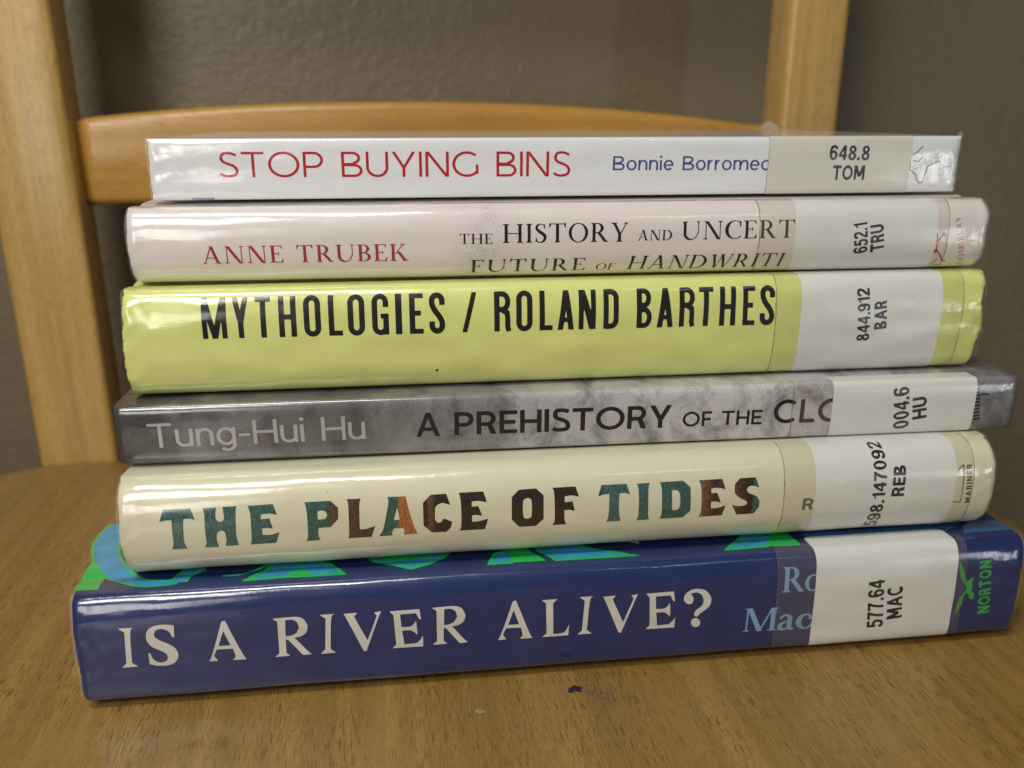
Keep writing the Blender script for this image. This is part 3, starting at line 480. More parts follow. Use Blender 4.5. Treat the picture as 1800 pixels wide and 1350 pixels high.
    if ch == 'W': return 1.16, P_(par(.32, .08, S, -.02, 1), par(.32+S*.4, .56, t, -.02, 1), par(.76, .52, S, -.02, 1), par(.76+S*.4, 1.06, t, -.02, 1), foot(.08, S, 1, -1), foot(.52, S, 1, -1, .04, .04), foot(1.06, t, 1, -1, .08, .06))
    if ch == 'Y': return .80, P_(box(.40-S/2, 0, .40+S/2, .45), foot(.40-S/2), par(.40-S/2, .08, S, .42, 1), par(.40+S/2-t, .68, t*1.1, .42, 1), foot(.08, S, 1, -1), foot(.68, t, 1, -1, .09, .06))
    x = .66
    if ch == 'o': return .60, P_(arc(.30, x/2, .30, x/2+.015, 0, 360, 40))+[('-', arc(.30, x/2, .30-S*.9, x/2+.015-t*1.3, 0, 360, 40))]
    if ch == 'c': return .52, P_(arc(.30, x/2, .30, x/2+.015, 0, 360, 40))+[('-', arc(.33, x/2, .30-S*.9, x/2+.015-t*1.5, 0, 360, 40)), ('-', [(.32, x/2), (.9, .66), (.9, .12)])]+P_(arc(.46, .50, .075, .085, 0, 360, 16))
    if ch == 'a': return .54, P_(st(cr([(.07, .50), (.15, .62), (.28, .645), (.37, .55), (.375, .36), (.375, .10), (.44, .04), (.53, .05)]), [t*2, t*1.6, t*2, S*.9, S, S, S*.8, t]), st(cr([(.37, .40), (.20, .34), (.085, .22), (.11, .06), (.24, .03), (.37, .14)]), [t, t*1.5, S*.9, S*.9, t*1.8, t]))
    if ch == 'b': return .60, P_(box(.06, 0, .06+S, 1), arc(.30, x/2, .30, x/2+.015, 0, 360, 40))+[('-', arc(.30, x/2, .30-S*.9, x/2+.015-t*1.4, 0, 360, 40))]
    raise KeyError(ch)

def goth(ch, w):
    """Tall condensed gothic capitals."""
    h = w/2; q = .125
    def ring(W): return arc(W/2, 1-W/2, W/2, W/2+.012, 0, 180, 20)+arc(W/2, W/2, W/2, W/2+.012, 180, 360, 20)
    def hole(W): r = W/2-w; return arc(W/2, 1-w-r+.01, r, r+.01, 0, 180, 16)+arc(W/2, w+r-.01, r, r+.01, 180, 360, 16)
    if ch == 'M': return .60, P_(box(0, 0, w*.9, 1), box(.60-w*.9, 0, .60, 1), par(.30-h*.95, 0, w, 0, 1), par(.30-h*1.05, .60-w, w, 0, 1))
    if ch == 'Y': return .43, P_(box(.215-h, 0, .215+h, .46), par(.215-h, 0, w, .36, 1), par(.215-h, .43-w, w, .36, 1))
    if ch == 'T': return .39, P_(box(0, 1-q, .39, 1), box(.195-h, 0, .195+h, 1))
    if ch == 'H': return .44, P_(box(0, 0, w, 1), box(.44-w, 0, .44, 1), box(0, .43, .44, .43+q))
    if ch == 'O': return .42, P_(ring(.42))+[('-', hole(.42))]
    if ch == 'L': return .35, P_(box(0, 0, w, 1), box(0, 0, .35, q))
    if ch == 'G':
        return .42, P_(ring(.42))+[('-', hole(.42)), ('-', box(.42-w-.01, .50, .5, .68))]+P_(box(.42-w, 0, .42, .52), box(.22, .40, .42, .52))
    if ch == 'I': return w, P_(box(0, 0, w, 1))
    if ch == 'E': return .35, P_(box(0, 0, w, 1), box(0, 0, .35, q), box(0, 1-q, .35, 1), box(0, .45, .29, .45+q))
    if ch == 'S':
        W = .40; r = W/2-h
        p = [(W-h, .70), (W-h, .80)]+arc(W/2, .80, r, .20-h*.9+.008, 0, 180, 14)+cr([(h, .80), (h+.012, .70), (W/2-.05, .56), (W/2+.05, .43), (W-h-.012, .30), (W-h, .20)], 5)[1:]+arc(W/2, .20, r, .20-h*.9+.008, 0, -180, 14)[1:]+[(h, .30)]
        return W, P_(st(p, w))
    if ch == '/': return .36, P_(par(0, .36-w*.85, w*.85))
    if ch == 'R': return .42, P_(box(0, 0, w, 1), st([(h, 1-q/2), (.21, 1-q/2)]+arc(.21, .745, .21-h, .255-q/2, 90, -90, 16)+[(h, .49+q/2)], [w*.95]), st([(.20, .54), (.33, .47), (.415-h, .34), (.415-h, .12), (.445-h, 0)], w*.95))
    if ch == 'A': return .42, P_(par(0, .21-h, w), par(.42-w, .21-h, w), box(.08, .20, .34, .31))
    if ch == 'N': return .44, P_(box(0, 0, w*.92, 1), box(.44-w*.92, 0, .44, 1), par(.44-w*1.15, 0, w*1.15))
    if ch == 'D': return .41, P_(box(0, 0, w, 1), st([(h, 1-q/2), (.18, 1-q/2)]+arc(.18, .78, .23-h, .22-q/2, 90, 0, 12)+arc(.18, .22, .23-h, .22-q/2, 0, -90, 12)+[(h, q/2)], w))
    if ch == 'B': return .41, P_(box(0, 0, w, 1), st([(h, 1-q/2), (.19, 1-q/2)]+arc(.19, .755, .20-h, .245-q/2, 90, -90, 14)+[(h, .51+q/2)], w*.93), st([(h, .53-q/2), (.20, .53-q/2)]+arc(.20, .265, .21-h, .265-q/2, 90, -90, 14)+[(h, q/2)], w*.95))
    raise KeyError(ch)

FONTS = {'sans': sans, 'label': label, 'serif': serif, 'goth': goth}

def lay_text(t):
    """Turn one line of the lettering table into outlines in spine millimetres: a list of glyphs, each a list of (sign, polygon)."""
    a = np.array(t['a']); b = np.array(t['b']); L = np.hypot(*(b-a)); d = (b-a)/L; n = np.array([-d[1], d[0]])
    cap0, cap1 = t['ca'], t['cb']; fn = FONTS[t['font']]
    w = t.get('w', .14) if t['font'] != 'serif' else t.get('bold', 1.0)
    tr = t.get('tr', .10); sh = t.get('shear', 0)
    G = [fn(c, w) for c in t['s']]
    out = []
    if 'xs' in t: spans = t['xs']
    else:
        tot = sum(g[0] for g in G)+tr*(len(G)-1); k = L/tot; x = 0; spans = []
        for g in G: spans.append((x*k, (x+g[0])*k)); x += g[0]+tr
    for (W, ops), (x0, x1) in zip(G, spans):
        if not ops: continue
        k = (x1-x0)/W; cap = cap0+(cap1-cap0)*(x0/L)
        res = []
        for s, p in ops:
            q = np.array(p, float)
            X = x0+q[:, 0]*k+sh*q[:, 1]*cap; Y = q[:, 1]*cap
            res.append((s, a+X[:, None]*d+Y[:, None]*n))
        out.append(res)
    return out

def ease(p, lim=38, n=5):
    """Round the gentle bends of a traced outline and keep its true corners."""
    P = np.array(p, float); m = len(P)
    D = np.roll(P, -1, 0)-P; a = np.degrees(np.arctan2(D[:, 1], D[:, 0]))
    turn = np.abs((a-np.roll(a, 1)+180) % 360-180); corner = turn > lim
    out = []
    for i in range(m):
        b, c = P[i], P[(i+1) % m]
        if corner[i] and corner[(i+1) % m]: out.append(b); continue
        pa = 2*b-c if corner[i] else P[i-1]; pd = 2*c-b if corner[(i+1) % m] else P[(i+2) % m]
        for j in range(n):
            t = j/n; out.append(.5*(2*b+(c-pa)*t+(2*pa-5*b+4*c-pd)*t*t+(3*b-pa-3*c+pd)*t**3))
    return np.array(out)
def sdf(P, poly):
    A = np.asarray(poly, float); B = np.roll(A, -1, 0)
    d = np.full(len(P), 1e9); wn = np.zeros(len(P), int)
    for a, b in zip(A, B):
        e = b-a; l = e@e
        if l < 1e-12: continue
        q = P-a; t = np.clip((q@e)/l, 0, 1)
        d = np.minimum(d, ((q-t[:, None]*e)**2).sum(1))
        cr_ = e[0]*q[:, 1]-e[1]*q[:, 0]
        wn += ((a[1] <= P[:, 1]) & (b[1] > P[:, 1]) & (cr_ > 0)).astype(int)
        wn -= ((a[1] > P[:, 1]) & (b[1] <= P[:, 1]) & (cr_ < 0)).astype(int)
    return np.where(wn != 0, -1, 1)*np.sqrt(d)

def fill(ops, cell, umax=None):
    """Fine filled sheet of an outline: grid cells cut along its edge. Returns (uv points, faces)."""
    allp = np.vstack([p for s, p in ops if s == '+'])
    lo = allp.min(0)-cell*1.5; hi = allp.max(0)+cell*1.5
    nu, nv = (np.ceil((hi-lo)/cell).astype(int)+1)
    uu, vv = np.meshgrid(lo[0]+np.arange(nu)*cell, lo[1]+np.arange(nv)*cell, indexing='ij')
    P = np.stack([uu.ravel(), vv.ravel()], 1)
    D = np.full(len(P), 1e9)
    for s, p in ops:
        f = sdf(P, p); D = np.minimum(D, f) if s == '+' else np.maximum(D, -f)
    if umax is not None: D = np.maximum(D, P[:, 0]-umax)
    D = D.reshape(nu, nv); D[np.abs(D) < 1e-7] = 1e-7
    ins = D < 0; cnt = ins[:-1, :-1].astype(int)+ins[1:, :-1]+ins[:-1, 1:]+ins[1:, 1:]
    pts = []; idx = {}; faces = []
    def node(i, j):
        k = (i, j)
        if k not in idx: idx[k] = len(pts); pts.append((uu[i, j], vv[i, j]))
        return idx[k]
    def cross(i, j, k, l):
        key = (i, j, k, l) if (i, j) < (k, l) else (k, l, i, j)
        if key not in idx:
            t = D[i, j]/(D[i, j]-D[k, l]); idx[key] = len(pts)
            pts.append((uu[i, j]+(uu[k, l]-uu[i, j])*t, vv[i, j]+(vv[k, l]-vv[i, j])*t))
        return idx[key]
    for i, j in zip(*np.nonzero(cnt)):
        c = [(i, j), (i+1, j), (i+1, j+1), (i, j+1)]
        f = []
        for m in range(4):
            p, q = c[m], c[(m+1) % 4]
            if ins[p]: f.append(node(*p))
            if ins[p] != ins[q]: f.append(cross(*p, *q))
        if len(f) > 2: faces.append(f)
    return np.array(pts), faces
# ---------------------------------------------------------------- mesh helpers
def link(name, me, parent=None):
    o = bpy.data.objects.new(name, me); COL.objects.link(o)
    if parent is not None: o.parent = parent
    return o
def mesh(name, verts, faces, mats, parent=None, uv=None, smooth=True, midx=None):
    me = bpy.data.meshes.new(name)
    me.from_pydata([tuple(v) for v in verts], [], faces)
    for m in (mats if isinstance(mats, (list, tuple)) else [mats]): me.materials.append(m)
    if midx is not None: me.polygons.foreach_set('material_index', midx)
    me.polygons.foreach_set('use_smooth', [smooth]*len(me.polygons))
    if uv is not None:
        l = me.uv_layers.new(name='UVMap'); vi = np.zeros(len(me.loops), int); me.loops.foreach_get('vertex_index', vi)
        l.data.foreach_set('uv', np.asarray(uv, np.float32)[vi].ravel())
    me.update(); return link(name, me, parent)
def bm_obj(name, bm, mat, parent=None, smooth=True):
    bmesh.ops.recalc_face_normals(bm, faces=bm.faces)
    me = bpy.data.meshes.new(name); bm.to_mesh(me); bm.free(); me.materials.append(mat)
    for p in me.polygons: p.use_smooth = smooth
    return link(name, me, parent)
def tag(o, label, cat, group=None):
    o['label'] = label; o['category'] = cat
    if group: o['group'] = group
    return o

def sheet(name, S, us, vs, off, mat, parent, wob=None):
    uu, vv = np.meshgrid(us, vs, indexing='ij')
    u2 = uu if wob is None else uu+wob(uu, vv)
    V = S.at(u2, vv, off).reshape(-1, 3)*MM
    nu, nv = uu.shape
    F = [(i*nv+j, (i+1)*nv+j, (i+1)*nv+j+1, i*nv+j+1) for i in range(nu-1) for j in range(nv-1)]
    return mesh(name, V, F, mat, parent, np.stack([uu.ravel()/10, vv.ravel()/10], 1))
def print_on(name, S, glyphs, off, mats, parent, umax=None, cell=None, layers=None):
    """One mesh for a block of print: every outline filled and laid on the curved surface."""
    V, UV, F, MI = [], [], [], []; base = 0
    for gi, g in enumerate(glyphs):
        allp = np.vstack([p for s, p in g]); size = (allp.max(0)-allp.min(0)).max()
        c = cell or max(.085, min(.16, size/52))
        p, f = fill(g, c, umax)
        if not len(f): continue
        o = off+(layers[gi][1] if layers else 0)
        V.append(S.at(p[:, 0], p[:, 1], o)*MM); UV.append(p/10)
        F += [[k+base for k in q] for q in f]; MI += [layers[gi][0] if layers else 0]*len(f); base += len(p)
    return mesh(name, np.vstack(V), F, mats, parent, np.vstack(UV), True, MI if layers else None)
def strokes(paths, w): return [[('+', np.array(st([tuple(q) for q in p], w)))] for p in paths]

# ---------------------------------------------------------------- room: the wall behind the chair
CH = bpy.data.objects.new('wooden_chair', None); COL.objects.link(CH)
CH.location = (-171*MM, 311*MM, 0); CH.rotation_euler = (0, 0, R(9))
tag(CH, 'pale wooden chair with arched back rail, carrying the stack of books', 'chair')

def local(x, y, z):                                      # chair frame (mm) -> world (m)
    c, s = math.cos(R(9)), math.sin(R(9))
    return Vector(((-171+c*x-s*y)*MM, (311+s*x+c*y)*MM, z*MM))
bm = bmesh.new()
bmesh.ops.create_cube(bm, size=1)
bmesh.ops.scale(bm, vec=(3.2, .1, 2.6), verts=bm.verts)
wall = bm_obj('wall', bm, wall_paint(), None, False)
wall.location = local(140, 22+58+50, 850); wall.rotation_euler = (0, 0, R(9)); wall['kind'] = 'structure'
bm = bmesh.new()
bmesh.ops.create_icosphere(bm, subdivisions=2, radius=.0016)
bmesh.ops.scale(bm, vec=(1.1, .3, 1), verts=bm.verts)
for v in bm.verts: v.co += v.co.normalized()*.0004*math.sin(v.co.x*4000+v.co.z*3000)
chip = bm_obj('plaster_nub', bm, plain('pale_plaster', (.55, .52, .46), .6), wall)
chip.location = (-.065, -.0502, -.664)

# ---------------------------------------------------------------- chair
OAK_S = wood('seat_wood', 1, (.360, .215, .062), (.265, .150, .040), .85)  # same wood as the rail, base darkened to stand in for shadow here
OAK_P = wood('post_wood', 2, (.64, .41, .140), (.48, .285, .082), .5)
OAK_R = wood('rail_wood', 0, (.58, .325, .072), (.45, .228, .043), .45)

def seat_outline(inset):
    x0, x1, y0, y1 = -49+inset, 331-inset, -350+inset, 1.2-inset; out = []
    for cx, cy, r, a in ((x1, y1, 52, 0), (x0, y1, 46, 90), (x0, y0, 70, 180), (x1, y0, 70, 270)):
        r = r-inset; sx = -1 if cx == x1 else 1; sy = -1 if cy == y1 else 1
        out += [(cx+sx*r+r*math.cos(R(a+t)), cy+sy*r+r*math.sin(R(a+t))) for t in np.linspace(0, 90, 15)]
    return out
bm = bmesh.new(); rings = []
for inset, z in ((8, -24), (3, -23), (0.6, -20), (0, -16), (0, -7), (.5, -4.2), (1.8, -1.8), (3.8, -.5), (6.5, 0)):
    rings.append([bm.verts.new((x*MM, y*MM, z*MM)) for x, y in seat_outline(inset)])
for a, b in zip(rings, rings[1:]):
    for i in range(len(a)): bm.faces.new((a[i], a[(i+1) % len(a)], b[(i+1) % len(a)], b[i]))
bm.faces.new(rings[-1]); bm.faces.new(rings[0][::-1])
seat = bm_obj('seat', bm, OAK_S, CH)
for p in seat.data.polygons: p.use_smooth = len(p.vertices) == 4

def slab(name, mat, x0, x1, y0, y1, z0, z1, r, parent, seg=4):
    bm = bmesh.new(); bmesh.ops.create_cube(bm, size=1)
    bmesh.ops.scale(bm, vec=((x1-x0)*MM, (y1-y0)*MM, (z1-z0)*MM), verts=bm.verts)
    bmesh.ops.bevel(bm, geom=list(bm.edges), offset=r*MM, segments=seg, affect='EDGES', profile=.5)
    o = bm_obj(name, bm, mat, parent)
    o.location = ((x0+x1)/2*MM, (y0+y1)/2*MM, (z0+z1)/2*MM); return o
PW = 28.5
slab('back_post', OAK_P, -14.5, 14.5, 0, 20, -440, 300, 3.2, CH)
slab('back_post', OAK_P, 294-12.4, 294+12.4, 0, 20, -440, 300, 3.2, CH)
for x in (-22, 304):
    bm = bmesh.new()
    bmesh.ops.create_cone(bm, cap_ends=True, segments=24, radius1=.012, radius2=.017, depth=.416)
    o = bm_obj('leg', bm, OAK_P, CH); o.location = (x*MM, -300*MM, -.232)
def arched(name, z0, ztop, rise, thick, recess, bow):
    """Back rail: straight underside, arched top, bowed a little to the rear; edges eased."""
    n = 48; L0, L1 = 14.2, 294-12.1; bm = bmesh.new(); prev = None
    prof0 = [(0, 0)]
    for i in range(n+1):
        t = i/n; x = L0+(L1-L0)*t; yb = recess+bow*4*t*(1-t)
        zt = ztop(t)+rise*(1-abs(2*t-.94)**2.2 if abs(2*t-.94) < 1 else 0); e = 3.0; r = []
        for y, z in ((0, z0+e), (.9, z0+.9), (e, z0), (thick-e, z0), (thick-.9, z0+.9), (thick, z0+e), (thick, zt-e), (thick-.9, zt-.9), (thick-e, zt), (e, zt), (.9, zt-.9), (0, zt-e)):
            r.append(bm.verts.new((x*MM, (yb+y)*MM, z*MM)))
        if prev:
            for k in range(12): bm.faces.new((prev[k], prev[(k+1) % 12], r[(k+1) % 12], r[k]))
        else: bm.faces.new(r)
        prev = r
    bm.faces.new(prev[::-1])
    o = bm_obj(name, bm, OAK_R, CH); o.data.polygons[0].use_smooth = False; return o
arched('back_rail', 97.5, lambda t: 127.3-1.6*t, 8.0, 12, 9.5, 4)
arched('back_rail', 236, lambda t: 288, 9.0, 15, 3.0, 5)
slab('apron', OAK_R, -30, 310, -312, -296, -70, -25, 2, CH)

# an ink spot with a smear, and a pale fleck, on the seat in front of the books
def seat_mark(name, polys, mat, z=.03):
    V, F = [], []; b = 0
    for g in polys:
        p, f = fill(g, .12); F += [[k+b for k in q] for q in f]; b += len(p); V += [(x*MM, y*MM, z*MM) for x, y in p]
    return mesh(name, V, F, mat, seat, None, False)
def blob(cx, cy, r, seed, sx=1, rot=0):
    rr = random.Random(seed); ph = [rr.uniform(0, 6.28) for _ in range(4)]; o = []
    for i in range(40):
        a = i/40*6.283; k = r*(1+.22*math.sin(2*a+ph[0])+.16*math.sin(3*a+ph[1])+.10*math.sin(5*a+ph[2])+.08*math.sin(9*a+ph[3]))
        x, y = k*sx*math.cos(a), k*math.sin(a); o.append((cx+x*math.cos(rot)-y*math.sin(rot), cy+x*math.sin(rot)+y*math.cos(rot)))
    return [('+', np.array(o))]
def seat_xy(wx, wy):
    c, s = math.cos(R(9)), math.sin(R(9)); dx, dy = wx+171, wy-311; return c*dx+s*dy, -s*dx+c*dy
mk = [(SEATPX[0]), (SEATPX[1]), (SEATPX[2])]
ix, iy = seat_xy(*mk[0])
seat_mark('ink_stain', [blob(ix, iy, 1.25, 3, 1.2, .3), blob(ix+.9, iy-.9, .5, 9)], plain('dry_ink', (.030, .018, .030), .5))
N = Nodes('ink_smear'); N.set(Base_Color=(.16, .13, .13, 1), Roughness=.5, Alpha=.40)
f_ = N.noise(N.coord('Object'), 900, 4, .7); N.link(N.ramp(f_, [(.42, 0.0), (.66, .5)]), N.b.inputs['Alpha'])
sx_, sy_ = seat_xy(*mk[1]); seat_mark('ink_smear', [blob((ix+sx_)/2, (iy+sy_)/2-.2, 1.5, 5, 3.2, math.atan2(sy_-iy, sx_-ix))], N.m, .02)
px_, py_ = seat_xy(*mk[2]); seat_mark('pale_fleck', [blob(px_, py_, .85, 7, 1.2)], plain('pale_fleck', (.31, .225, .12), .6))

# ---------------------------------------------------------------- books
INK = {
 'red': ink('red_ink', (.42, .016, .024)), 'navy_ink': ink('navy_ink', (.045, .065, .24)), 'dark_red': ink('wine_ink', (.36, .035, .05)),
 'black_ink': ink('black_ink', (.014, .014, .016), .13), 'pale_ink': ink('pale_grey_ink', (.38, .37, .37)), 'green_ink': ink('sea_green_ink', (.07, .11, .09)),
 'blue_ink': ink('sky_blue_ink', (.20, .36, .52)), 'green_ink2': ink('bright_green_ink', (.045, .32, .055)), 'white_ink': ink('bone_white_ink', (.62, .60, .54)),
 'line': ink('pen_line_ink', (.05, .05, .06)), 'violet': ink('violet_ink', (.32, .27, .52)),
}
CALL = printed('call_number_ink', (.016, .017, .02), .05, .25, .5)
PAPER = paper_label('white_label_paper', (.67, .67, .635))
PAPER_OLD = paper_label('aged_label_paper', (.61, .595, .52))
TAPE = tape_mat()
FILM = film_mat('film', .13)
FILM_CURL = film_mat('creased_film', .28)
GRIME = plain('tape_edge_grime', (.16, .13, .09), .6)
PAGES = pages()
COVER = {'river': cover_river(), 'tides': cover_tides(), 'cloud': cover_cloud(), 'myth': cover_myth(), 'hand': cover_hand(), 'bins': cover_bins()}
LABEL = {
 'river': 'thick navy blue book with large off-white capitals, lowest in the stack, lying on the seat',
 'tides': 'cream book with green and brown block letters, lying on the navy book',
 'cloud': 'thin concrete-grey book with pale and black lettering, between the cream and lime green books',
 'myth': 'thick lime green book with tall condensed black capitals',
 'hand': 'pale pink book with red and black serif capitals, lying under the white book',
 'bins': 'slim white book with thin red capitals, topmost of the stack',
}
JIT = {'river': .32, 'tides': .25, 'cloud': .12, 'myth': .7, 'hand': .3, 'bins': .35}
PAPERBACK = {'cloud', 'bins'}

def frac_noise(v, seed):                                  # ragged, never repeating wander along an edge
    r = np.random.RandomState(seed); s = 0
    for k, a in ((.13, 1.2), (.31, .7), (.77, .35), (1.9, .25), (3.7, .15)): s = s+a*np.sin(v*k*r.uniform(.8, 1.2)+r.uniform(0, 6.28)+.8*np.sin(v*.21+k*9))
    return s/2.0

def cover_mesh(key, S, root):
    L, A, W = S.L, S.A, S.W
    us = np.unique(np.round(np.concatenate([[0, .15, .35, .6, .9, 1.25, 1.6], np.arange(2.1, 14, .55), np.arange(14, L-14, 1.5), L-np.arange(2.1, 14, .55), L-np.array([0, .15, .35, .6, .9, 1.25, 1.6])]), 4))
    bk = np.array([.3, 1, 2, 3, 4, 5, 6, 7, 8, 9, 10.5, 12.5, 16, 30, 60, W-20, W])
    vs = np.concatenate([-bk[::-1], np.linspace(0, A, 97), A+bk])
    uu, vv = np.meshgrid(us, vs, indexing='ij'); nu, nv = uu.shape
    e0 = np.clip(1-uu/1.6, 0, 1); e1 = np.clip(1-(L-uu)/1.6, 0, 1); j = JIT[key]
    wv = np.clip(np.minimum(vv+3, A+3-vv)/3, 0, 1)
    u2 = uu+(e0*frac_noise(vv, S.seed*7)-e1*frac_noise(vv, S.seed*7+3))*j*wv
    P = S.at(uu, vv, 0); P[..., 0] = u2
    Q = S.at(uu, vv, -.5 if key in PAPERBACK else -1.5); Q[..., 0] = u2
    V = np.vstack([P.reshape(-1, 3), Q.reshape(-1, 3)])*MM; n = nu*nv
    F = []
    for i in range(nu-1):
        for k in range(nv-1):
            a, b, c, d = i*nv+k, (i+1)*nv+k, (i+1)*nv+k+1, i*nv+k+1
            F.append((a, b, c, d)); F.append((n+d, n+c, n+b, n+a))
    for i in range(nu-1):
        for k in (0, nv-1):
            a, b = i*nv+k, (i+1)*nv+k; F.append((a, b, n+b, n+a) if k else (b, a, n+a, n+b))
    for k in range(nv-1):
        for i in (0, nu-1):
            a, b = i*nv+k, i*nv+k+1; F.append((b, a, n+a, n+b) if i else (a, b, n+b, n+a))
    uv = np.stack([uu.ravel()/10, vv.ravel()/10], 1)
    o = mesh('cover', V, F, COVER[key], root, np.vstack([uv, uv]))
    return o

def page_block(key, S, root):
    L, W, T = S.L, S.W, S.T; pb = key in PAPERBACK
    i, t = (.5, .75) if pb else (3.0, 2.2); n = 14
    bm = bmesh.new(); sec = []
    for k in range(n+1):
        s = -1+2*k/n; z = T/2+s*(T/2-t); sec.append((max(.2, 2.2-S.B*.55*(1-s*s)), z))
    prof = sec+[(W-i-.2*abs(-1+2*k/n), T/2+(1-2*k/n)*(T/2-t)) for k in range(n+1)]
    a = [bm.verts.new((i*MM, y*MM, z*MM)) for y, z in prof]; b = [bm.verts.new(((L-i)*MM, y*MM, z*MM)) for y, z in prof]
    m = len(prof)
    for k in range(m): bm.faces.new((a[k], b[k], b[(k+1) % m], a[(k+1) % m]))
    bm.faces.new(a[::-1]); bm.faces.new(b)
    return bm_obj('page_block', bm, PAGES, root, False)

def round_rect(u0, u1, v0, v1, r):
    p = []
    for cx, cy, a in ((u1-r, v1-r, 0), (u0+r, v1-r, 90), (u0+r, v0+r, 180), (u1-r, v0+r, 270)):
        p += [(cx+r*math.cos(R(a+t)), cy+r*math.sin(R(a+t))) for t in np.linspace(0, 90, 9)]
    return [('+', np.array(p))]

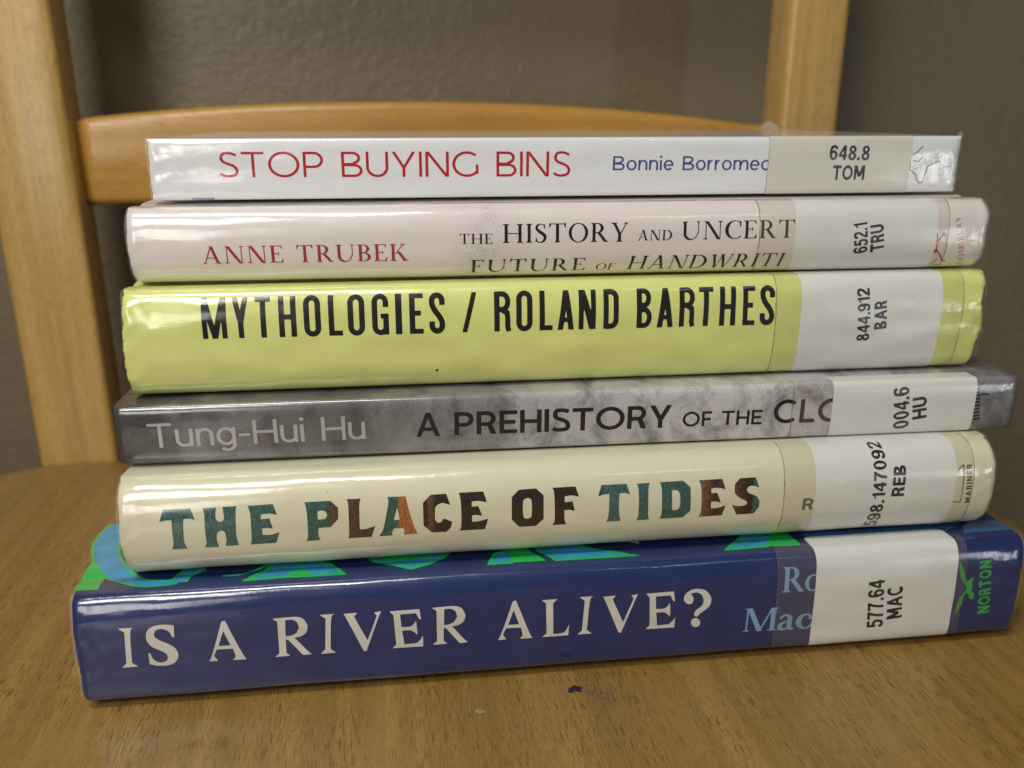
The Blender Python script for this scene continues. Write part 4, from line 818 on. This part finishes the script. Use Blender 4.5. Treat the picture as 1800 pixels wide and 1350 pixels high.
for key in STACK:
    x, y, z, a, L = DATA['PLACE'][key]
    S = Surf(key, L)
    root = bpy.data.objects.new('library_book', None); COL.objects.link(root)
    root.location = (x*MM, y*MM, (z+.05)*MM); root.rotation_euler = (-LIFT[key]/S.W, 0, a)
    tag(root, LABEL[key], 'book', 'library books stacked on the chair')
    cov = cover_mesh(key, S, root)
    page_block(key, S, root)
    if key != 'cloud':
        vs = np.concatenate([[-.6, -.2], np.linspace(.2, S.A-.2, 70), [S.A+.2, S.A+.8]])
        for side in (0, 1):
            ue = np.array([-.5, -.25, 0, .3]); ue = ue if side == 0 else L-ue[::-1]
            uu, vv = np.meshgrid(ue, vs, indexing='ij'); out = np.clip(np.maximum(-uu, uu-L)/.5, 0, 1)
            P = S.at(uu, vv, .10-.25*out); sg = -1 if side == 0 else 1
            P[..., 0] += sg*JIT[key]*.35*frac_noise(vv*1.6, S.seed*5+side)*(.3+out)
            if key == 'bins': P[..., 2] += (1.3 if side else .3)*out*np.exp(-((vv-S.A)/2.2)**2)
            nu, nv = uu.shape
            F = [(i*nv+j, (i+1)*nv+j, (i+1)*nv+j+1, i*nv+j+1) for i in range(nu-1) for j in range(nv-1)]
            mesh('film_edge', P.reshape(-1, 3)*MM, F, FILM, cov, np.stack([uu.ravel()/10, vv.ravel()/10], 1))
    if key == 'bins':                                     # the film stands up in a small curl at the far right corner
        V = [((L-9+8*t)*MM, (S.W-1.5+2*t*(1-t))*MM, (S.T+.05+h*3.4*abs(math.sin(3.1416*t))**.8*(1-.25*t))*MM) for t in np.linspace(0, 1, 13) for h in (0, .35, .7, 1)]
        mesh('film_curl', V, [(i*4+j, i*4+4+j, i*4+5+j, i*4+1+j) for i in range(12) for j in range(3)], FILM_CURL, cov)
    l0, l1 = DATA['LABELS'][key]; t0, t1 = DATA['TAPES'][key]
    top = S.A+2.0
    if key == 'river':
        lab = print_on('call_number_label', S, [round_rect(l0, l1, -2, DATA['LABTOP'][1], 2.2)], .075, PAPER, root, cell=.3)
    else:
        lab = sheet('call_number_label', S, np.linspace(l0, l1, 40), np.concatenate([[-2, -1], np.linspace(0, S.A, 97), [S.A+1, S.A+3]]), .075, PAPER_OLD if key == 'bins' else PAPER, root)
    # lettering
    byname = {}
    for t in DATA['TEXT']:
        if t['book'] == key: byname.setdefault((t['name'], t.get('mat'), bool(t.get('lab'))), []).extend(lay_text(t))
    for (nm, mt, on_label), gl in byname.items():
        if on_label: print_on(nm, S, gl, .11, CALL, lab)
        else: print_on(nm, S, gl, .04, INK[mt], cov, umax=(l0+1.5) if nm != 'publisher_lettering' else None)
    # clear tape showing either side of the label, with a grubby edge
    if key not in ('bins',):
        vs = np.concatenate([[-1.0], np.linspace(0, S.A, 97), [S.A+1.0]])
        if t0 < l0-.3:
            sheet('clear_tape', S, np.linspace(t0, l0-.02, 14), vs, .14, TAPE, root)
            sheet('tape_edge', S, np.array([t0-.07, t0+.07]), vs, .16, GRIME, root.children[-1], lambda u, v: .10*frac_noise(v*2, 5)+(u-t0)*.6*frac_noise(v*5, 8))
        if t1 > l1+.3:
            sheet('clear_tape', S, np.linspace(l1+.02, t1, 10), vs, .14, TAPE, root)
            sheet('tape_edge', S, np.array([t1-.06, t1+.06]), vs, .16, GRIME, root.children[-1], lambda u, v: .10*frac_noise(v*2, 6)+(u-t1)*.6*frac_noise(v*5, 9))
    else:
        sheet('label_edge', S, np.array([l0-.05, l0+.05]), np.linspace(0.2, S.A-.2, 60), .10, GRIME, lab, lambda u, v: .07*frac_noise(v*3, 6)+(u-l0)*.8*frac_noise(v*6, 8))
    if key == 'river':
        Rg, places = DATA['RIVER']; gl = []
        for ch, du, dv in places:
            g = [('+', ease(Rg[ch])+(du, dv))]
            if ch+'-' in Rg: g.append(('-', ease(Rg[ch+'-'])+(du, dv)))
            gl.append(g)
        print_on('title_lettering', S, gl, .04, INK['white_ink'], cov)
        print_on('bird_emblem', S, [[('+', ease(p))] for p in DATA['BIRD']], .04, INK['green_ink2'], cov)
        AR = DATA['ART']; arts = []; lay = []
        def put(g, m, dz): arts.append(g); lay.append((m, dz))
        poly = lambda k: [[('+', np.array(p))] for p in AR[k]]
        line = lambda k, w: strokes([[tuple(q) for q in cr([tuple(x) for x in p], 6)] for p in AR[k]], w)
        def rim(p, w): q = [tuple(x) for x in p]; return [('+', np.array(st(q+[q[0], q[1]], w)))]
        for g in poly('green'): put(g, 0, 0)
        for g in line('band', [7.2, 7.2, 7, 6.5, 6, 5.2, 4, 3, 2.4]): put(g, 0, .01)
        for g in line('band', [6.0, 6.0, 5.8, 5.2, 4.6, 3.8, 2.8, 2, 1.4]): put(g, 1, .02)
        for g in line('band2', 4.2): put(g, 0, .03)
        for g in line('band2', 2.6): put(g, 1, .04)
        for g in line('thin', .9): put(g, 0, .01)
        for k in ('blue3', 'petal', 'x1', 'x2', 'r1'):
            for p in AR[k]: put(rim(p, 1.0), 0, .02)
            for g in poly(k): put(g, 1, .01)
        for k in ('green3', 'petalg', 'x1g', 'r1g'):
            for g in poly(k): put(g, 0, .03)
        for g in poly('r2'): put(g, 2, .015)
        for g in poly('white'): put(g, 3, .03)
        put([('+', np.array(box(2, -1, l0-.2, .95)))], 0, 0)
        print_on('cover_art', S, arts, .03, [printed('art_green', (.015, .46, .085), .12), printed('art_blue', (.035, .29, .52), .22), printed('art_teal', (.025, .12, .32), .22), INK['white_ink']], cov, cell=.3, layers=lay)
    if key == 'tides':
        gl = []
        for pos, neg in DATA['TIDES']:
            g = [('+', ease(pos, 30))]
            if neg: g.append(('-', ease(neg, 62)))
            gl.append(g)
        print_on('title_lettering', S, gl, .04, tides_ink([(min(q[0] for q in p), max(q[0] for q in p)) for p, n_ in DATA['TIDES']]), cov)
        print_on('sail_emblem', S, strokes(DATA['SAIL'], .26), .04, INK['line'], cov, cell=.08)
    if key == 'bins':
        print_on('pen_drawing', S, strokes(DATA['SCRIB'], .20), .04, INK['line'], cov, cell=.07)
        print_on('cover_print', S, [[('+', np.array(box(9.0, .5, 14.2, 1.35)))]], .04, INK['violet'], cov, cell=.2)
    if key == 'hand':
        print_on('archer_emblem', S, strokes(DATA['ARCH'], .34)+[blob(*DATA['ARCH'][3][0], .55, 4)], .04, INK['dark_red'], cov, cell=.08)
    if key == 'cloud':
        print_on('publisher_bars', S, strokes(DATA['BARS'], .5), .04, INK['black_ink'], cov, cell=.1)
    if key == 'myth':
        print_on('grit_speck', S, [blob(*SPECK, .33, 2)], .05, INK['black_ink'], cov, cell=.06)
